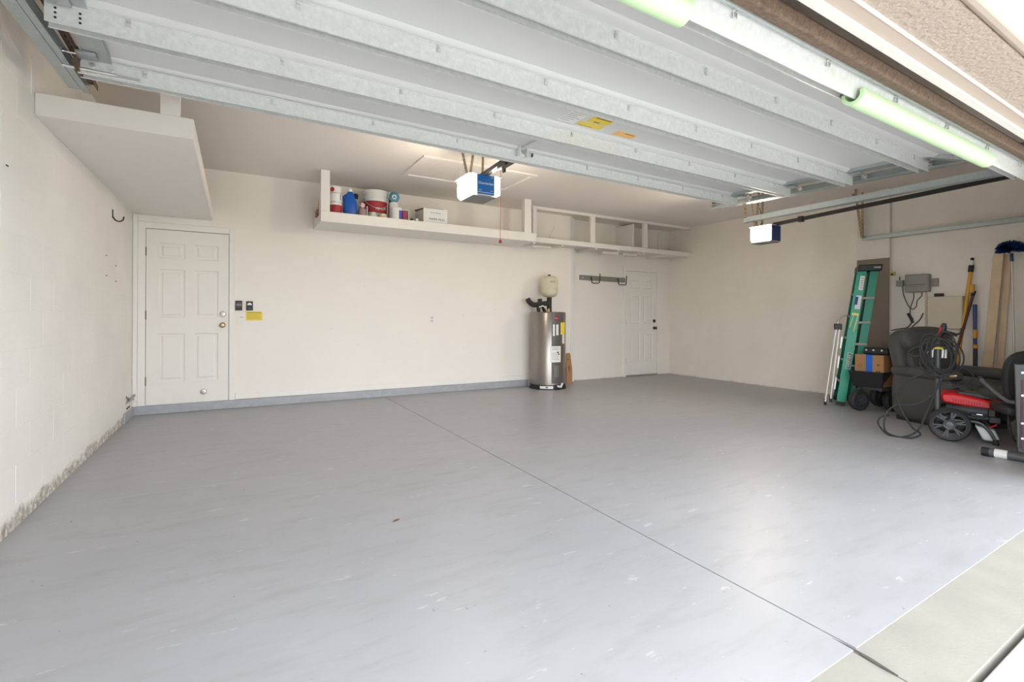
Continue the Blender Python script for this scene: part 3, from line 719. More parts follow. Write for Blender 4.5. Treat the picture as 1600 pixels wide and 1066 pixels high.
def opener2():
    t = thing('door_opener', 'boxy garage door opener with dark blue face and square lit lens', 'door opener', (6.31, 4.1, 2.17), 0, 'garage door openers')
    x0, x1, y0, y1, z0, z1 = 6.205, 6.415, 3.95, 4.25, 2.165, 2.375
    MB().box(x0+0.015, x1, y0+0.01, y1, z0, z1).build('body', mat('opener_white', (0.78, 0.78, 0.78), 0.4), t, bevel=0.006)
    MB().box(x0+0.006, x1, y0, y0+0.012, z0+0.004, z1).build('front_panel', M_openblue2, t, bevel=0.004)
    m = MB(); m.prism([(y0+0.004, z0+0.02), (y1, z0+0.035), (y1, z1-0.012), (y0+0.004, z1-0.004)], (x0-0.004, 0, 0), (0, 1, 0), (0, 0, 1), (1, 0, 0), 0.024)
    m.build('light_lens', M_lens2, t, bevel=0.008)
    MB().box(x0+0.004, x1-0.004, y0+0.02, y1-0.004, z0-0.012, z0+0.006).build('base_plate', M_opengrey, t, bevel=0.004)
    MB().box(x0-0.03, x1, y0, y1+0.01, z1, z1+0.008).build('light_shield', MATS['opener_white'], t, bevel=0.003)  # added plate that keeps the lens from lighting the ceiling
    perf((6.10, 4.20, CE), (6.24, 4.20, z1-0.005), (0, 1, 0), parent=t); perf((6.31, 4.20, CE), (6.25, 4.20, z1-0.005), (0, 1, 0), parent=t)
    perf((6.40, 4.20, CE), (6.39, 4.20, z1-0.005), (0, 1, 0), parent=t)
    MB().bar((6.33, 4.0, 2.395), (6.33, 1.0, 2.49), (1, 0, 0), 0.03, 0.045).build('rail', M_rustmetal if False else M_black, t)
    MB().box(6.30, 6.36, 3.60, 3.66, 2.37, 2.44).build('rail_clamp', M_black, t, bevel=0.004)
    MB().tube(spline([(6.33, 4.2, 2.37), (6.30, 4.15, 2.46), (6.22, 4.1, 2.52), (6.18, 4.1, 2.62)]), 0.005, 6).build('power_cord', M_black, t)
    return t
opener2()

# ------------------------------------------------------------------ ceiling-hung shelves
def left_shelf():
    t = thing('ceiling_shelf', 'white box shelf hung in the left corner above the entry door', 'shelf', (-0.6, 5.3, 2.268), 0)
    x0, x1, y0, y1, z = LW+0.0008, -0.237, 3.775, BL-0.004, 2.268
    MB().box(x0, x1-0.02, y0+0.02, y1, z, z+0.02).build('shelf_board', M_shelf, t)
    MB().box(x0, x1, y0, y0+0.02, z-0.002, z+0.128).build('front_fascia', M_shelf, t, bevel=0.002)
    MB().box(x1-0.02, x1, y0+0.021, y1, z-0.002, z+0.128).build('side_fascia', M_shelf, t, bevel=0.002)
    MB().box(-0.415, -0.31, y0+0.002, y0+0.045, z+0.129, CE).build('hanger_post', M_shelf, t, bevel=0.002)
left_shelf()
def long_shelf():
    t = thing('ceiling_shelf', 'long white hung shelf carrying paint cans and bottles', 'shelf', (2.4, 6.5, 2.268), 0)
    x0, x1, y0, y1, z = 0.888, 3.93, 6.20, BL-0.004, 2.268
    MB().box(x0+0.02, x1, y0+0.02, y1, z, z+0.02).build('shelf_board', M_shelf, t)
    MB().box(x0, x1, y0, y0+0.02, z-0.002, z+0.122).build('front_fascia', M_shelf, t, bevel=0.002)
    MB().box(x0, x0+0.02, y0+0.021, y1, z-0.002, z+0.122).build('side_fascia', M_shelf, t, bevel=0.002)
    MB().box(x0-0.001, x0+0.103, y0+0.001, y0+0.09, z+0.123, CE).build('hanger_post', M_shelf, t, bevel=0.003)
    MB().box(3.728, 3.845, y0+0.001, y0+0.09, z+0.123, CE).build('hanger_post', M_shelf, t, bevel=0.003)
long_shelf()
def right_shelf():
    t = thing('ceiling_shelf', 'white framed open shelf over the far side door', 'shelf', (5.9, 6.7, 2.30), 0)
    y = 6.50; x0, x1 = 4.05, RW-0.004
    MB().box(JX+0.16, x1, y+0.05, BR-0.004, 2.338, 2.352).build('shelf_board', M_shelf, t)
    MB().box(3.94, JX+0.155, y+0.05, BL-0.014, 2.338, 2.352).build('shelf_board', M_shelf, t)
    MB().box(x0, x1, y, y+0.045, 2.315, 2.395).build('front_rail', M_shelf, t, bevel=0.003)
    MB().box(x0, x1, y, y+0.045, 2.835, CE-0.002).build('top_rail', M_shelf, t, bevel=0.003)
    for xa in (4.06, 5.205, 6.415):
        w = 0.07 if xa < 5 else 0.095
        MB().box(xa, xa+w, y-0.006, y+0.046, 2.396, 2.834).build('hanger_post', M_shelf, t, bevel=0.003)
    for xa, ya in ((4.1, BL-0.02), (4.65, BL-0.02), (5.35, BR-0.01), (5.85, BR-0.01), (6.45, BR-0.01), (7.05, BR-0.01)):
        MB().box(xa, xa+0.04, y+0.05, ya, 2.295, 2.337).build('joist', M_shelf, t, bevel=0.002)
    for xa, xb in ((4.15, 4.5), (5.6, 5.95), (6.1, 6.4)):
        MB().box(xa, xb, y+0.15, y+0.20, 2.258, 2.294).build('cleat', M_shelf, t, bevel=0.002)
    MB().box(5.23, 5.35, BR-0.05, BR-0.002, 2.353, CE-0.002).build('wall_post', M_shelf, t, bevel=0.003)
    MB().box(7.36, 7.45, BR-0.04, BR-0.002, 2.353, CE-0.002).build('wall_post', M_shelf, t, bevel=0.003)
    MB().box(6.26, 6.30, BR-0.46, BR-0.002, 2.353, 2.834).build('divider', M_shelf, t, bevel=0.003)
right_shelf()
tag(MB().box(4.15, 5.0, 6.57, 6.63, 2.3525, 2.40).build('red_strip', mat('red_wood', (0.36, 0.10, 0.08), 0.6), bevel=0.003), 'thin reddish wood strip lying on the framed shelf', 'wood strip')
tag(MB().bar((4.45, 6.62, 2.415), (4.58, 6.66, 2.62), (0, 1, 0), 0.02, 0.006).build('white_stick', M_shelf), 'short white stick leaning on the framed shelf', 'stick')

# ------------------------------------------------------------------ paint cans and bottles on the long shelf
ZS = 2.289
GP = 'paint and household containers on the long shelf'
def can(x, y, z, r, h, body, label_m, label, cat='paint can', lid=M_alu, lab=(0.12, 0.85), name='paint_can', handle=False):
    t = thing(name, label, cat, (x, y, z), 0, GP)
    MB().lathe([(r*0.96, 0), (r, 0.004), (r, h-0.006), (r*0.97, h)], (x, y, z), 28).build('body', body, t)
    MB().lathe([(r+0.0012, h*lab[0]), (r+0.0012, h*lab[1])], (x, y, z), 28).build('paper_label', label_m, t)
    MB().lathe([(r*1.03, h-0.010), (r*1.03, h), (r*0.92, h+0.001), (r*0.90, h-0.004), (0, h-0.004)], (x, y, z), 28).build('lid', lid, t)
    return t
can(1.085, 6.36, ZS, 0.075, 0.250, M_paper, M_labred, 'red labelled paint can under two white ones')
c_ = can(1.085, 6.36, ZS+0.252, 0.075, 0.113, M_paper, M_paper, 'white can in the middle of the stack by the shelf post')
MB().prism([(-0.2, 0), (0.2, 0), (0.2, 1), (-0.2, 1)], (1.125, 6.2957, ZS+0.275), (0.04, 0, 0), (0, 0, 0.07), (0, 0.01, 0), 0.5).build('print_mark', M_ink, c_)
c_ = can(1.08, 6.36, ZS+0.367, 0.070, 0.070, M_paper, M_paper, 'small white tub with a red mark topping the can stack', lid=M_paper, cat='tub', name='plastic_tub')
MB().lathe([(0.0, 0), (0.028, 0), (0.028, 0.002), (0, 0.002)], (1.035, 6.305, ZS+0.40), 16, (-0.65, -0.76, 0)).build('print_mark', mat('bright_red', (0.5, 0.02, 0.03), 0.5), c_)
def jug():
    x, y, z = 1.255, 6.36, ZS
    t = thing('blue_jug', 'blue plastic jug with tapered shoulders and white cap', 'jug', (x, y, z), 0, GP)
    m = MB(); lv = [(0.078, 0.066, 0), (0.082, 0.07, 0.01), (0.082, 0.07, 0.24), (0.075, 0.065, 0.28), (0.045, 0.045, 0.375), (0.028, 0.028, 0.40), (0.028, 0.028, 0.41)]
    vs = []; n = 24
    for a, b, h in lv:
        for k in range(n):
            c, s_ = math.cos(2*math.pi*k/n), math.sin(2*math.pi*k/n)
            vs.append((x+a*math.copysign(abs(c)**0.6, c), y+b*math.copysign(abs(s_)**0.6, s_), z+h))
    fs = [(i*n+k, i*n+(k+1) % n, (i+1)*n+(k+1) % n, (i+1)*n+k) for i in range(len(lv)-1) for k in range(n)] + [tuple(range(n-1, -1, -1)), tuple((len(lv)-1)*n+k for k in range(n))]
    m.add(vs, fs).build('body', M_jugblue, t, ang=60)
    MB().lathe([(0.034, 0.405), (0.034, 0.435), (0.03, 0.438), (0, 0.438)], (x, y, z), 20).build('cap', M_paper, t)
    MB().tube(spline([(x-0.05, y, z+0.36), (x-0.076, y, z+0.33), (x-0.07, y, z+0.25)]), 0.012, 8).build('handle', M_jugblue, t)
jug()
def spray(x, y, z, h, body, cap, label, capn=0.06):
    t = thing('spray_can', label, 'spray can', (x, y, z), 0, GP)
    MB().lathe([(0.031, 0), (0.033, 0.004), (0.033, h-0.02), (0.026, h), (0.0, h+0.002)], (x, y, z), 20).build('body', body, t)
    MB().lathe([(0.030, h-0.012), (0.030, h+capn*0.8), (0.022, h+capn), (0, h+capn)], (x, y, z), 20).build('cap', cap, t)
spray(1.36, 6.52, ZS, 0.37, mat('grey_tin', (0.30, 0.31, 0.32), 0.4), M_black, 'grey spray can with black cap behind the blue jug')
spray(1.33, 6.60, ZS, 0.36, M_teal, mat('grey_tin', (0.30, 0.31, 0.32), 0.4), 'teal spray can with grey cap behind the blue jug')
def mauve():
    x, y, z = 1.40, 6.32, ZS
    t = thing('mauve_bottle', 'mauve plastic bottle with round pink cap', 'bottle', (x, y, z), 0, GP)
    MB().lathe([(0.046, 0), (0.05, 0.006), (0.05, 0.17), (0.04, 0.20), (0.02, 0.215)], (x, y, z), 22).build('body', M_mauve, t)
    MB().lathe([(0.0, -0.03), (0.028, -0.022), (0.034, 0), (0.028, 0.022), (0, 0.03)], (x, y, z+0.245), 18, (0, -1, 0)).build('cap', M_pink, t)
mauve()
tag(MB().box(1.452, 1.462, 6.30, 6.38, ZS, ZS+0.24).build('white_paddle', M_paper, bevel=0.003), 'thin white paint paddle standing between bottle and bucket', 'paint paddle', GP)
def bucket():
    x, y, z, h = 1.632, 6.60, ZS, 0.495
    t = thing('paint_bucket', 'large white paint bucket with red label and wire handle', 'bucket', (x, y, z), 0, GP)
    MB().lathe([(0.132, 0), (0.136, 0.006), (0.155, h-0.09), (0.163, h-0.088), (0.158, h-0.06), (0.164, h-0.055), (0.160, h-0.03), (0.168, h-0.025), (0.168, h)], (x, y, z), 36).build('body', M_paper, t)
    MB().lathe([(0.1475, 0.20), (0.1545, 0.36)], (x, y, z), 36).build('paper_label', M_labred, t)
    MB().lathe([(0.174, h-0.012), (0.174, h+0.008), (0.165, h+0.012), (0.15, h+0.004), (0, h+0.004)], (x, y, z), 36).build('lid', M_paper, t)
    pts = []
    for i in range(25):
        a = math.pi*i/24
        pts.append((x-0.172*math.cos(a), y-0.172*math.sin(a)*0.98-0.004, z+0.43-0.17*math.sin(a)))
    MB().tube(pts, 0.003, 6).build('handle', M_steel, t)
    text('PREMIUM', 0.045, (x+0.03, y-0.1535, z+0.255), (1, 0, 0), (0, 0, 1), M_paper, t, fit=0.13)
bucket()
can(1.525, 6.30, ZS, 0.05, 0.165, M_alu, M_mint, 'short can with mint label in front of the bucket')
can(1.65, 6.30, ZS, 0.058, 0.155, M_alu, M_gold, 'short can with gold label in front of the bucket')
spray(1.848, 6.63, ZS, 0.42, M_black, M_black, 'black spray can behind the bucket')
def roll_bottle():
    x, y, z = 1.838, 6.45, ZS
    t = thing('teal_bottle', 'white bottle topped by a big round teal lid with white ring', 'bottle', (x, y, z), 0, GP)
    MB().lathe([(0.058, 0), (0.06, 0.006), (0.06, 0.34), (0.05, 0.36), (0, 0.36)], (x, y, z), 24).build('body', M_paper, t)
    MB().lathe([(0.0, -0.03), (0.062, -0.03), (0.068, -0.02), (0.068, 0.02), (0.062, 0.03), (0.0, 0.03)], (x, y-0.02, z+0.43), 28, (-0.25, -0.97, 0)).build('round_lid', M_teal, t, ang=60)
    MB().tube([(x-0.008+0.024*math.cos(a), y-0.052, z+0.425+0.024*math.sin(a)) for a in [2*math.pi*i/20 for i in range(20)]], 0.008, 8, closed=True).build('ring_print', M_paper, t)
roll_bottle()
t_ = can(1.83, 6.30, ZS, 0.072, 0.255, M_paper, M_paper, 'white paint can with indigo stripe label', lid=M_paper)
MB().prism([(-1, 0), (1, 0), (1, 1), (-1, 1)], (1.868, 6.2345, ZS+0.02), (0.022, 0.012, 0), (0, 0, 0.20), (-0.3, 0.9, 0), 0.006).build('print_mark', M_indigo, t_)
tag(MB().box(1.915, 1.975, 6.30, 6.42, ZS, ZS+0.235).build('maroon_carton', M_maroon, bevel=0.004), 'small maroon carton beside the indigo striped can', 'carton', GP)
tag(MB().box(1.90, 2.035, 6.50, 6.512, ZS, ZS+0.275).box(2.02, 2.035, 6.40, 6.512, ZS, ZS+0.275).box(1.90, 2.035, 6.40, 6.512, ZS+0.262, ZS+0.275).build('white_carton', M_paper, bevel=0.003), 'open white carton behind the maroon one', 'carton', GP)
tag(MB().lathe([(0.03, 0), (0.032, 0.004), (0.032, 0.11), (0.02, 0.13), (0.02, 0.145), (0, 0.146)], (2.045, 6.33, ZS), 18).build('small_black_jar', M_black, ang=50), 'small black jar next to the white file box', 'jar', GP)
tag(MB().box(2.09, 2.13, 6.30, 6.36, ZS, ZS+0.15).build('small_white_carton', M_paper, bevel=0.003), 'small white carton touching the file box', 'carton', GP)
def filebox():
    x0, x1, y0, y1, z0, z1 = 2.19, 2.53, 6.27, 6.62, ZS, ZS+0.30
    t = thing('file_box', 'white cardboard file box with its brown lid flap raised', 'box', ((x0+x1)/2, (y0+y1)/2, z0), 0, GP)
    b = MB(); w = 0.006
    b.box(x0, x1, y0, y0+w, z0, z1).box(x0, x1, y1-w, y1, z0, z1).box(x0, x0+w, y0+w, y1-w, z0, z1).box(x1-w, x1, y0+w, y1-w, z0, z1).box(x0, x1, y0, y1, z0, z0+w)
    b.build('body', M_paper, t)
    MB().obox(((x0+x1)/2-0.03, (y0+y1)/2, z1+0.012), (1, 0, 0.02), (0, 1, 0.10), (0, 0, 1), (x1-x0)/2-0.02, (y1-y0)/2, 0.008).build('lid', M_brownlid, t, bevel=0.002)
    text('ON FILE STORAGE', 0.02, ((x0+x1)/2, y0, z1-0.055), (1, 0, 0), (0, 0, 1), M_inkb, t, fit=0.15)
    text('PAPER FILES', 0.04, ((x0+x1)/2+0.02, y0, z1-0.14), (1, 0, 0), (0, 0, 1), M_inkb, t, fit=0.22)
filebox()
bd = thing('brush_bundle', 'worn brown paint brush on the end of the long shelf', 'brush', (0.875, 6.4, 2.30), 0)
MB().box(0.868, 0.886, 6.36, 6.52, 2.36, 2.44).build('bristles', mat('worn_brown', (0.30, 0.14, 0.08), 0.8, var=0.4, scale=40), bd, bevel=0.005)
MB().bar((0.877, 6.40, 2.44), (0.879, 6.38, 2.56), (0, 1, 0), 0.022, 0.010).bar((0.877, 6.47, 2.44), (0.879, 6.47, 2.53), (0, 1, 0), 0.02, 0.010).build('handle', M_wood, bd, bevel=0.003)

# ------------------------------------------------------------------ water heater
def heater():
    x, y, r = 4.385, 6.555, 0.285
    t = thing('water_heater', 'tall grey steel electric water heater against the back wall', 'water heater', (x, y, 0), 0)
    z0, z1 = 0.075, 1.215
    MB().lathe([(r, z0), (r, z1-0.02), (r-0.008, z1-0.004), (r-0.02, z1), (0, z1)], (x, y, 0), 56).build('tank', M_heater, t, ang=50)
    MB().lathe([(r-0.03, 0.0), (r+0.012, 0.0), (r+0.012, 0.012), (r+0.004, 0.014), (r+0.004, 0.07), (r-0.01, 0.075)], (x, y, 0), 48).build('base_ring', M_black, t)
    def curved(a0, a1, za, zb, m, nm, off=0.002, parent=t):
        mm = MB(); n = 10
        for a_, b_ in ((r+off-0.004, r+off),):
            vs = []
            for i in range(n+1):
                a = R(a0+(a1-a0)*i/n)
                for rr in (a_, b_):
                    for zz in (za, zb): vs.append((x+rr*math.cos(a), y+rr*math.sin(a), zz))
            fs = []
            for i in range(n):
                k = i*4; j = k+4
                fs += [(k+2, j+2, j+3, k+3), (k, k+1, j+1, j), (k+1, k+3, j+3, j+1), (k, j, j+2, k+2)]
            fs += [(0, 2, 3, 1), (n*4, n*4+1, n*4+3, n*4+2)]
            mm.add(vs, fs)
        return mm.build(nm, m, parent)
    A = -124.0                                     # azimuth that faces the camera
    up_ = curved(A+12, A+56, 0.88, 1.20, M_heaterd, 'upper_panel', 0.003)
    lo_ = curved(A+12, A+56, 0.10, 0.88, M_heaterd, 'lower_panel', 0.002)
    curved(A+16, A+22, 0.84, 1.02, M_paper, 'sticker', 0.005); curved(A+27, A+35, 0.85, 1.02, M_paper, 'sticker', 0.005)
    curved(A+44, A+66, 0.86, 1.05, M_yellow, 'energy_label', 0.006); curved(A+52, A+64, 0.72, 0.855, M_paper, 'sticker', 0.006)
    pl = curved(A+8, A+44, 0.43, 0.68, M_paper, 'instruction_plate', 0.006)
    for q in range(5): curved(A+13, A+38-4*(q % 2), 0.47+q*0.025, 0.478+q*0.025, M_inkg, 'print_line', 0.0068, pl)
    for q in range(2): curved(A+13, A+40, 0.625+q*0.025, 0.635+q*0.025, M_inkg, 'print_line', 0.0068, pl)
    curved(A+30, A+36, 0.575, 0.595, M_ink, 'print_line', 0.0072, pl); curved(A+34, A+39, 0.545, 0.565, M_ink, 'print_line', 0.0072, pl)
    curved(A+20, A+36, 0.20, 0.38, mat('heater_hatch', (0.23, 0.21, 0.195), 0.4, 0.6), 'element_cover', 0.012)
    a = R(A+27); c = Vector((x+(r+0.003)*math.cos(a), y+(r+0.003)*math.sin(a), 1.115)); nrm = Vector((math.cos(a), math.sin(a), 0))
    lg = MB().lathe([(0, 0), (0.036, 0), (0.036, 0.003), (0, 0.003)], c, 24, nrm).build('badge', mat('badge_red', (0.34, 0.02, 0.04), 0.4), t)
    ux = Vector((-math.sin(a), math.cos(a), 0))
    text('Rheem', 0.024, c+nrm*0.003, ux, (0, 0, 1), M_paper, lg, fit=0.055)
    curved(A-24, A+17, 0.018, 0.06, M_paper, 'base_label', 0.010); curved(A-6, A+1, 0.03, 0.048, M_ink, 'print_line', 0.0112)
    a = R(A+34); d = Vector((math.cos(a), math.sin(a), 0)); c = Vector((x, y, 0.055))+d*r
    MB().tube([c-d*0.02, c+d*0.03, c+d*0.045+Vector((0.02, -0.01, -0.008)), c+d*0.05+Vector((0.05, 0.0, 0.05))], 0.017, 10).build('drain_valve', M_paper, t)
    # plumbing
    P = Vector((x, y, 0))
    MB().tube([P+Vector((0.065, 0.06, 1.21)), P+Vector((0.065, 0.06, 1.4545))], 0.040, 14).build('insulated_pipe', M_foam, t)
    MB().tube(spline([P+Vector((0.05, 0.07, 1.36)), P+Vector((-0.1, 0.09, 1.345)), P+Vector((-0.20, 0.10, 1.33)), P+Vector((-0.27, 0.12, 1.37)), P+Vector((-0.30, 0.14, 1.43))], 5), 0.040, 12).build('insulated_pipe', M_foam, t)
    MB().tube([P+Vector((-0.09, 0.09, 1.34)), P+Vector((-0.10, 0.09, 1.43))], 0.036, 12).build('insulated_pipe', M_foam, t)
    MB().tube(spline([P+Vector((-0.14, 0.05, 1.21)), P+Vector((-0.15, 0.05, 1.29)), P+Vector((-0.06, 0.06, 1.30)), P+Vector((-0.02, 0.06, 1.215))], 5), 0.030, 12).build('insulated_pipe', M_foam, t)
    MB().tube(spline([P+Vector((-0.17, 0.0, 1.29)), P+Vector((-0.10, -0.02, 1.31)), P+Vector((-0.03, 0.0, 1.25)), P+Vector((0.0, 0.02, 1.215))], 5), 0.010, 8).build('flex_hose', M_white, t)
    MB().lathe([(0.02, 1.21), (0.022, 1.25), (0.018, 1.27), (0, 1.27)], (x+0.0, y-0.02, 0), 12).build('valve', M_brass, t)
    e = thing('expansion_tank', 'cream expansion tank on the pipe above the water heater', 'expansion tank', (x+0.065, y+0.06, 1.46), 0)
    ex, ey = x+0.065, y+0.06
    MB().lathe([(0.03, 1.455), (0.09, 1.468), (0.128, 1.50), (0.138, 1.54), (0.138, 1.60), (0.141, 1.605), (0.141, 1.615), (0.138, 1.62), (0.138, 1.74), (0.12, 1.785), (0.08, 1.80), (0.02, 1.805)], (ex, ey, 0), 36).build('shell', M_cream, e, ang=50)
    MB().lathe([(0.022, 1.80), (0.022, 1.822), (0.018, 1.826), (0, 1.826)], (ex, ey, 0), 14).build('air_cap', M_black, e)
    a = R(A+22); c = Vector((ex+0.139*math.cos(a), ey+0.139*math.sin(a), 1.70)); ux = Vector((-math.sin(a), math.cos(a), 0))
    text('WATTS', 0.034, c, ux, (0, 0, 1), M_ink, e, fit=0.085, depth=0.004)
heater()
sc = thing('cardboard_scrap', 'flat strip of brown cardboard standing beside the water heater', 'cardboard', (5.0, 6.82, 0), 0)
MB().prism([(0, 0), (0.115, 0), (0.125, 0.25), (0.10, 0.48), (0.085, 0.52), (0.02, 0.52), (0.0, 0.45)], (4.93, 6.79, 0.0), (1, 0, 0), (0, 0.07, 0.997), (0, -1, 0), 0.008).build('sheet', M_card, sc)
MB().box(4.96, 4.985, 6.803, 6.808, 0.40, 0.42).box(4.98, 5.0, 6.797, 6.803, 0.20, 0.30).build('print_mark', M_brownlid, sc)

# hook rail on the recessed back wall
hr = thing('hook_rail', 'grey metal wall rail with two black hooks near the far door', 'hook rail', (5.9, BR, 1.83), 0)
def zhr(x): return 1.858-0.010*(x-5.4)
MB().prism([(5.41, zhr(5.41)-0.045), (6.50, zhr(6.5)-0.045), (6.50, zhr(6.5)+0.045), (5.41, zhr(5.41)+0.045)], (0, BR-0.004, 0), (1, 0, 0), (0, 0, 1), (0, -1, 0), 0.02).build('rail', mat('rail_grey', (0.30, 0.29, 0.27), 0.45, 0.5), hr, bevel=0.003)
for hx in (5.66, 6.30):
    z = zhr(hx)
    MB().tube(spline([(hx, BR-0.03, z+0.02), (hx-0.0, BR-0.05, z-0.03), (hx+0.0, BR-0.06, z-0.085), (hx+0.02, BR-0.12, z-0.10), (hx+0.08, BR-0.16, z-0.09), (hx+0.09, BR-0.17, z+0.02), (hx+0.09, BR-0.17, z+0.07)], 5), 0.009, 8).build('hook', M_black, hr)
MB().cyl((5.47, BR-0.024, 1.857), (5.47, BR-0.03, 1.857), 0.012, n=10).build('screw', M_steel, hr)

# ------------------------------------------------------------------ wall fittings by the entry door
def wallbox(name, label, cat, x0, x1, z0, z1, m, d=0.018, bev=0.004):
    t = thing(name, label, cat, ((x0+x1)/2, BL, z0), 0)
    MB().box(x0, x1, BL-d, BL-0.0005, z0, z1).build('plate', m, t, bevel=bev)
    return t
a = wallbox('wall_control', 'black wall control with a reddish door button by the entry door', 'wall control', 0.004, 0.078, 1.196, 1.314, M_black)
MB().box(0.014, 0.068, BL-0.022, BL-0.018, 1.238, 1.294).build('button', mat('brown_button', (0.12, 0.06, 0.06), 0.35), a, bevel=0.003)
MB().box(0.014, 0.068, BL-0.0235, BL-0.022, 1.26, 1.268).build('stripe', mat('grey_tin', (0.30, 0.31, 0.32), 0.4), a)
a = wallbox('wall_control', 'black wall control with a white half-round button by the entry door', 'wall control', 0.121, 0.193, 1.196, 1.309, M_black)
MB().prism([(0.026*math.cos(R(q)), 0.03*math.sin(R(q))) for q in range(0, 181, 15)], (0.157, BL-0.018, 1.262), (1, 0, 0), (0, 0, 1), (0, -1, 0), 0.004).build('button', M_paper, a)
MB().box(0.135, 0.179, BL-0.021, BL-0.018, 1.207, 1.232).build('button', M_darkgrey, a, bevel=0.002)
a = wallbox('light_switch', 'white light switch plate below the wall controls', 'light switch', 0.033, 0.108, 1.024, 1.14, M_white, 0.007, 0.002)
MB().box(0.054, 0.087, BL-0.010, BL-0.007, 1.047, 1.115).build('rocker', M_white, a, bevel=0.002)
MB().box(0.054, 0.087, BL-0.0105, BL-0.009, 1.108, 1.116).build('shadow_gap', M_inkg, a)
a = wallbox('safety_label', 'yellow safety label under the wall controls', 'label', 0.116, 0.299, 1.073, 1.183, M_yellow, 0.0015, 0)
for q in range(5): MB().box(0.13, 0.285-0.02*(q % 2), BL-0.0022, BL-0.0015, 1.09+q*0.015, 1.095+q*0.015).build('print_line', mat('olive_ink', (0.45, 0.33, 0.05), 0.6), a)
MB().box(0.13, 0.285, BL-0.0022, BL-0.0015, 1.165, 1.176).build('print_line', MATS['olive_ink'], a)
a = wallbox('wall_outlet', 'white duplex outlet alone on the back wall', 'outlet', 2.50, 2.57, 1.035, 1.15, M_white, 0.006, 0.002)
for zc in (1.068, 1.117): MB().box(2.518, 2.552, BL-0.009, BL-0.006, zc-0.016, zc+0.016).build('socket', mat('socket_grey', (0.55, 0.53, 0.50), 0.5), a, bevel=0.003)
# filler patches
struct(MB().box(1.575, 1.655, BL-0.0012, BL+0.001, 1.10, 1.185).build('wall_patch', M_white), 'pale filler patch on the back wall')
# hook on the left wall
hk = thing('coat_hook', 'black curved hook high on the left block wall', 'hook', (LW, 5.83, 2.06), 0)
MB().box(LW-0.001, LW+0.006, 5.80, 5.83, 2.035, 2.115).build('back_plate', M_black, hk, bevel=0.002)
MB().tube(spline([(LW+0.004, 5.815, 2.05), (LW+0.02, 5.82, 2.02), (LW+0.05, 5.83, 2.01), (LW+0.075, 5.84, 2.03), (LW+0.08, 5.845, 2.06)], 5), 0.006, 8).build('prong', M_black, hk)
# old pipe stubs low in the left corner
ps = thing('pipe_stub', 'broken metal stubs and a dark slot low in the left corner', 'pipe stub', (LW+0.01, 6.55, 0.16), 0)
MB().tube([(LW+0.0, 6.50, 0.20), (LW+0.02, 6.66, 0.205), (LW+0.03, 6.80, 0.24)], 0.011, 8).build('stub', M_nickel, ps)
MB().tube([(LW+0.0, 6.50, 0.265), (LW+0.02, 6.64, 0.21), (LW+0.03, 6.74, 0.20)], 0.010, 8).build('stub', M_nickel, ps)
MB().box(LW-0.001, LW+0.003, 6.53, 6.72, 0.125, 0.14).build('slot', M_gap, ps)
nl = thing('wall_nail', 'single dark nail head on the left block wall', 'nail', (LW, 3.39, 1.87), 0)
MB().box(LW-0.001, LW+0.004, 3.375, 3.40, 1.868, 1.873).build('nail_head', M_gap, nl)
for (yy, zz, lb) in ((5.55, 1.655, 'upper anchor in the left block wall, farther from the entry door'), (5.95, 1.60, 'upper anchor in the left block wall, nearer the entry door'), (5.55, 1.475, 'lower anchor in the left block wall, farther from the entry door'), (5.95, 1.45, 'lower anchor in the left block wall, nearer the entry door')):
    tag(MB().box(LW-0.001, LW+0.003, yy, yy+0.05, zz, zz+0.008).build('wall_anchor', mat('brown_anchor', (0.20, 0.15, 0.10), 0.7)), lb, 'anchor', 'anchors in the left wall')

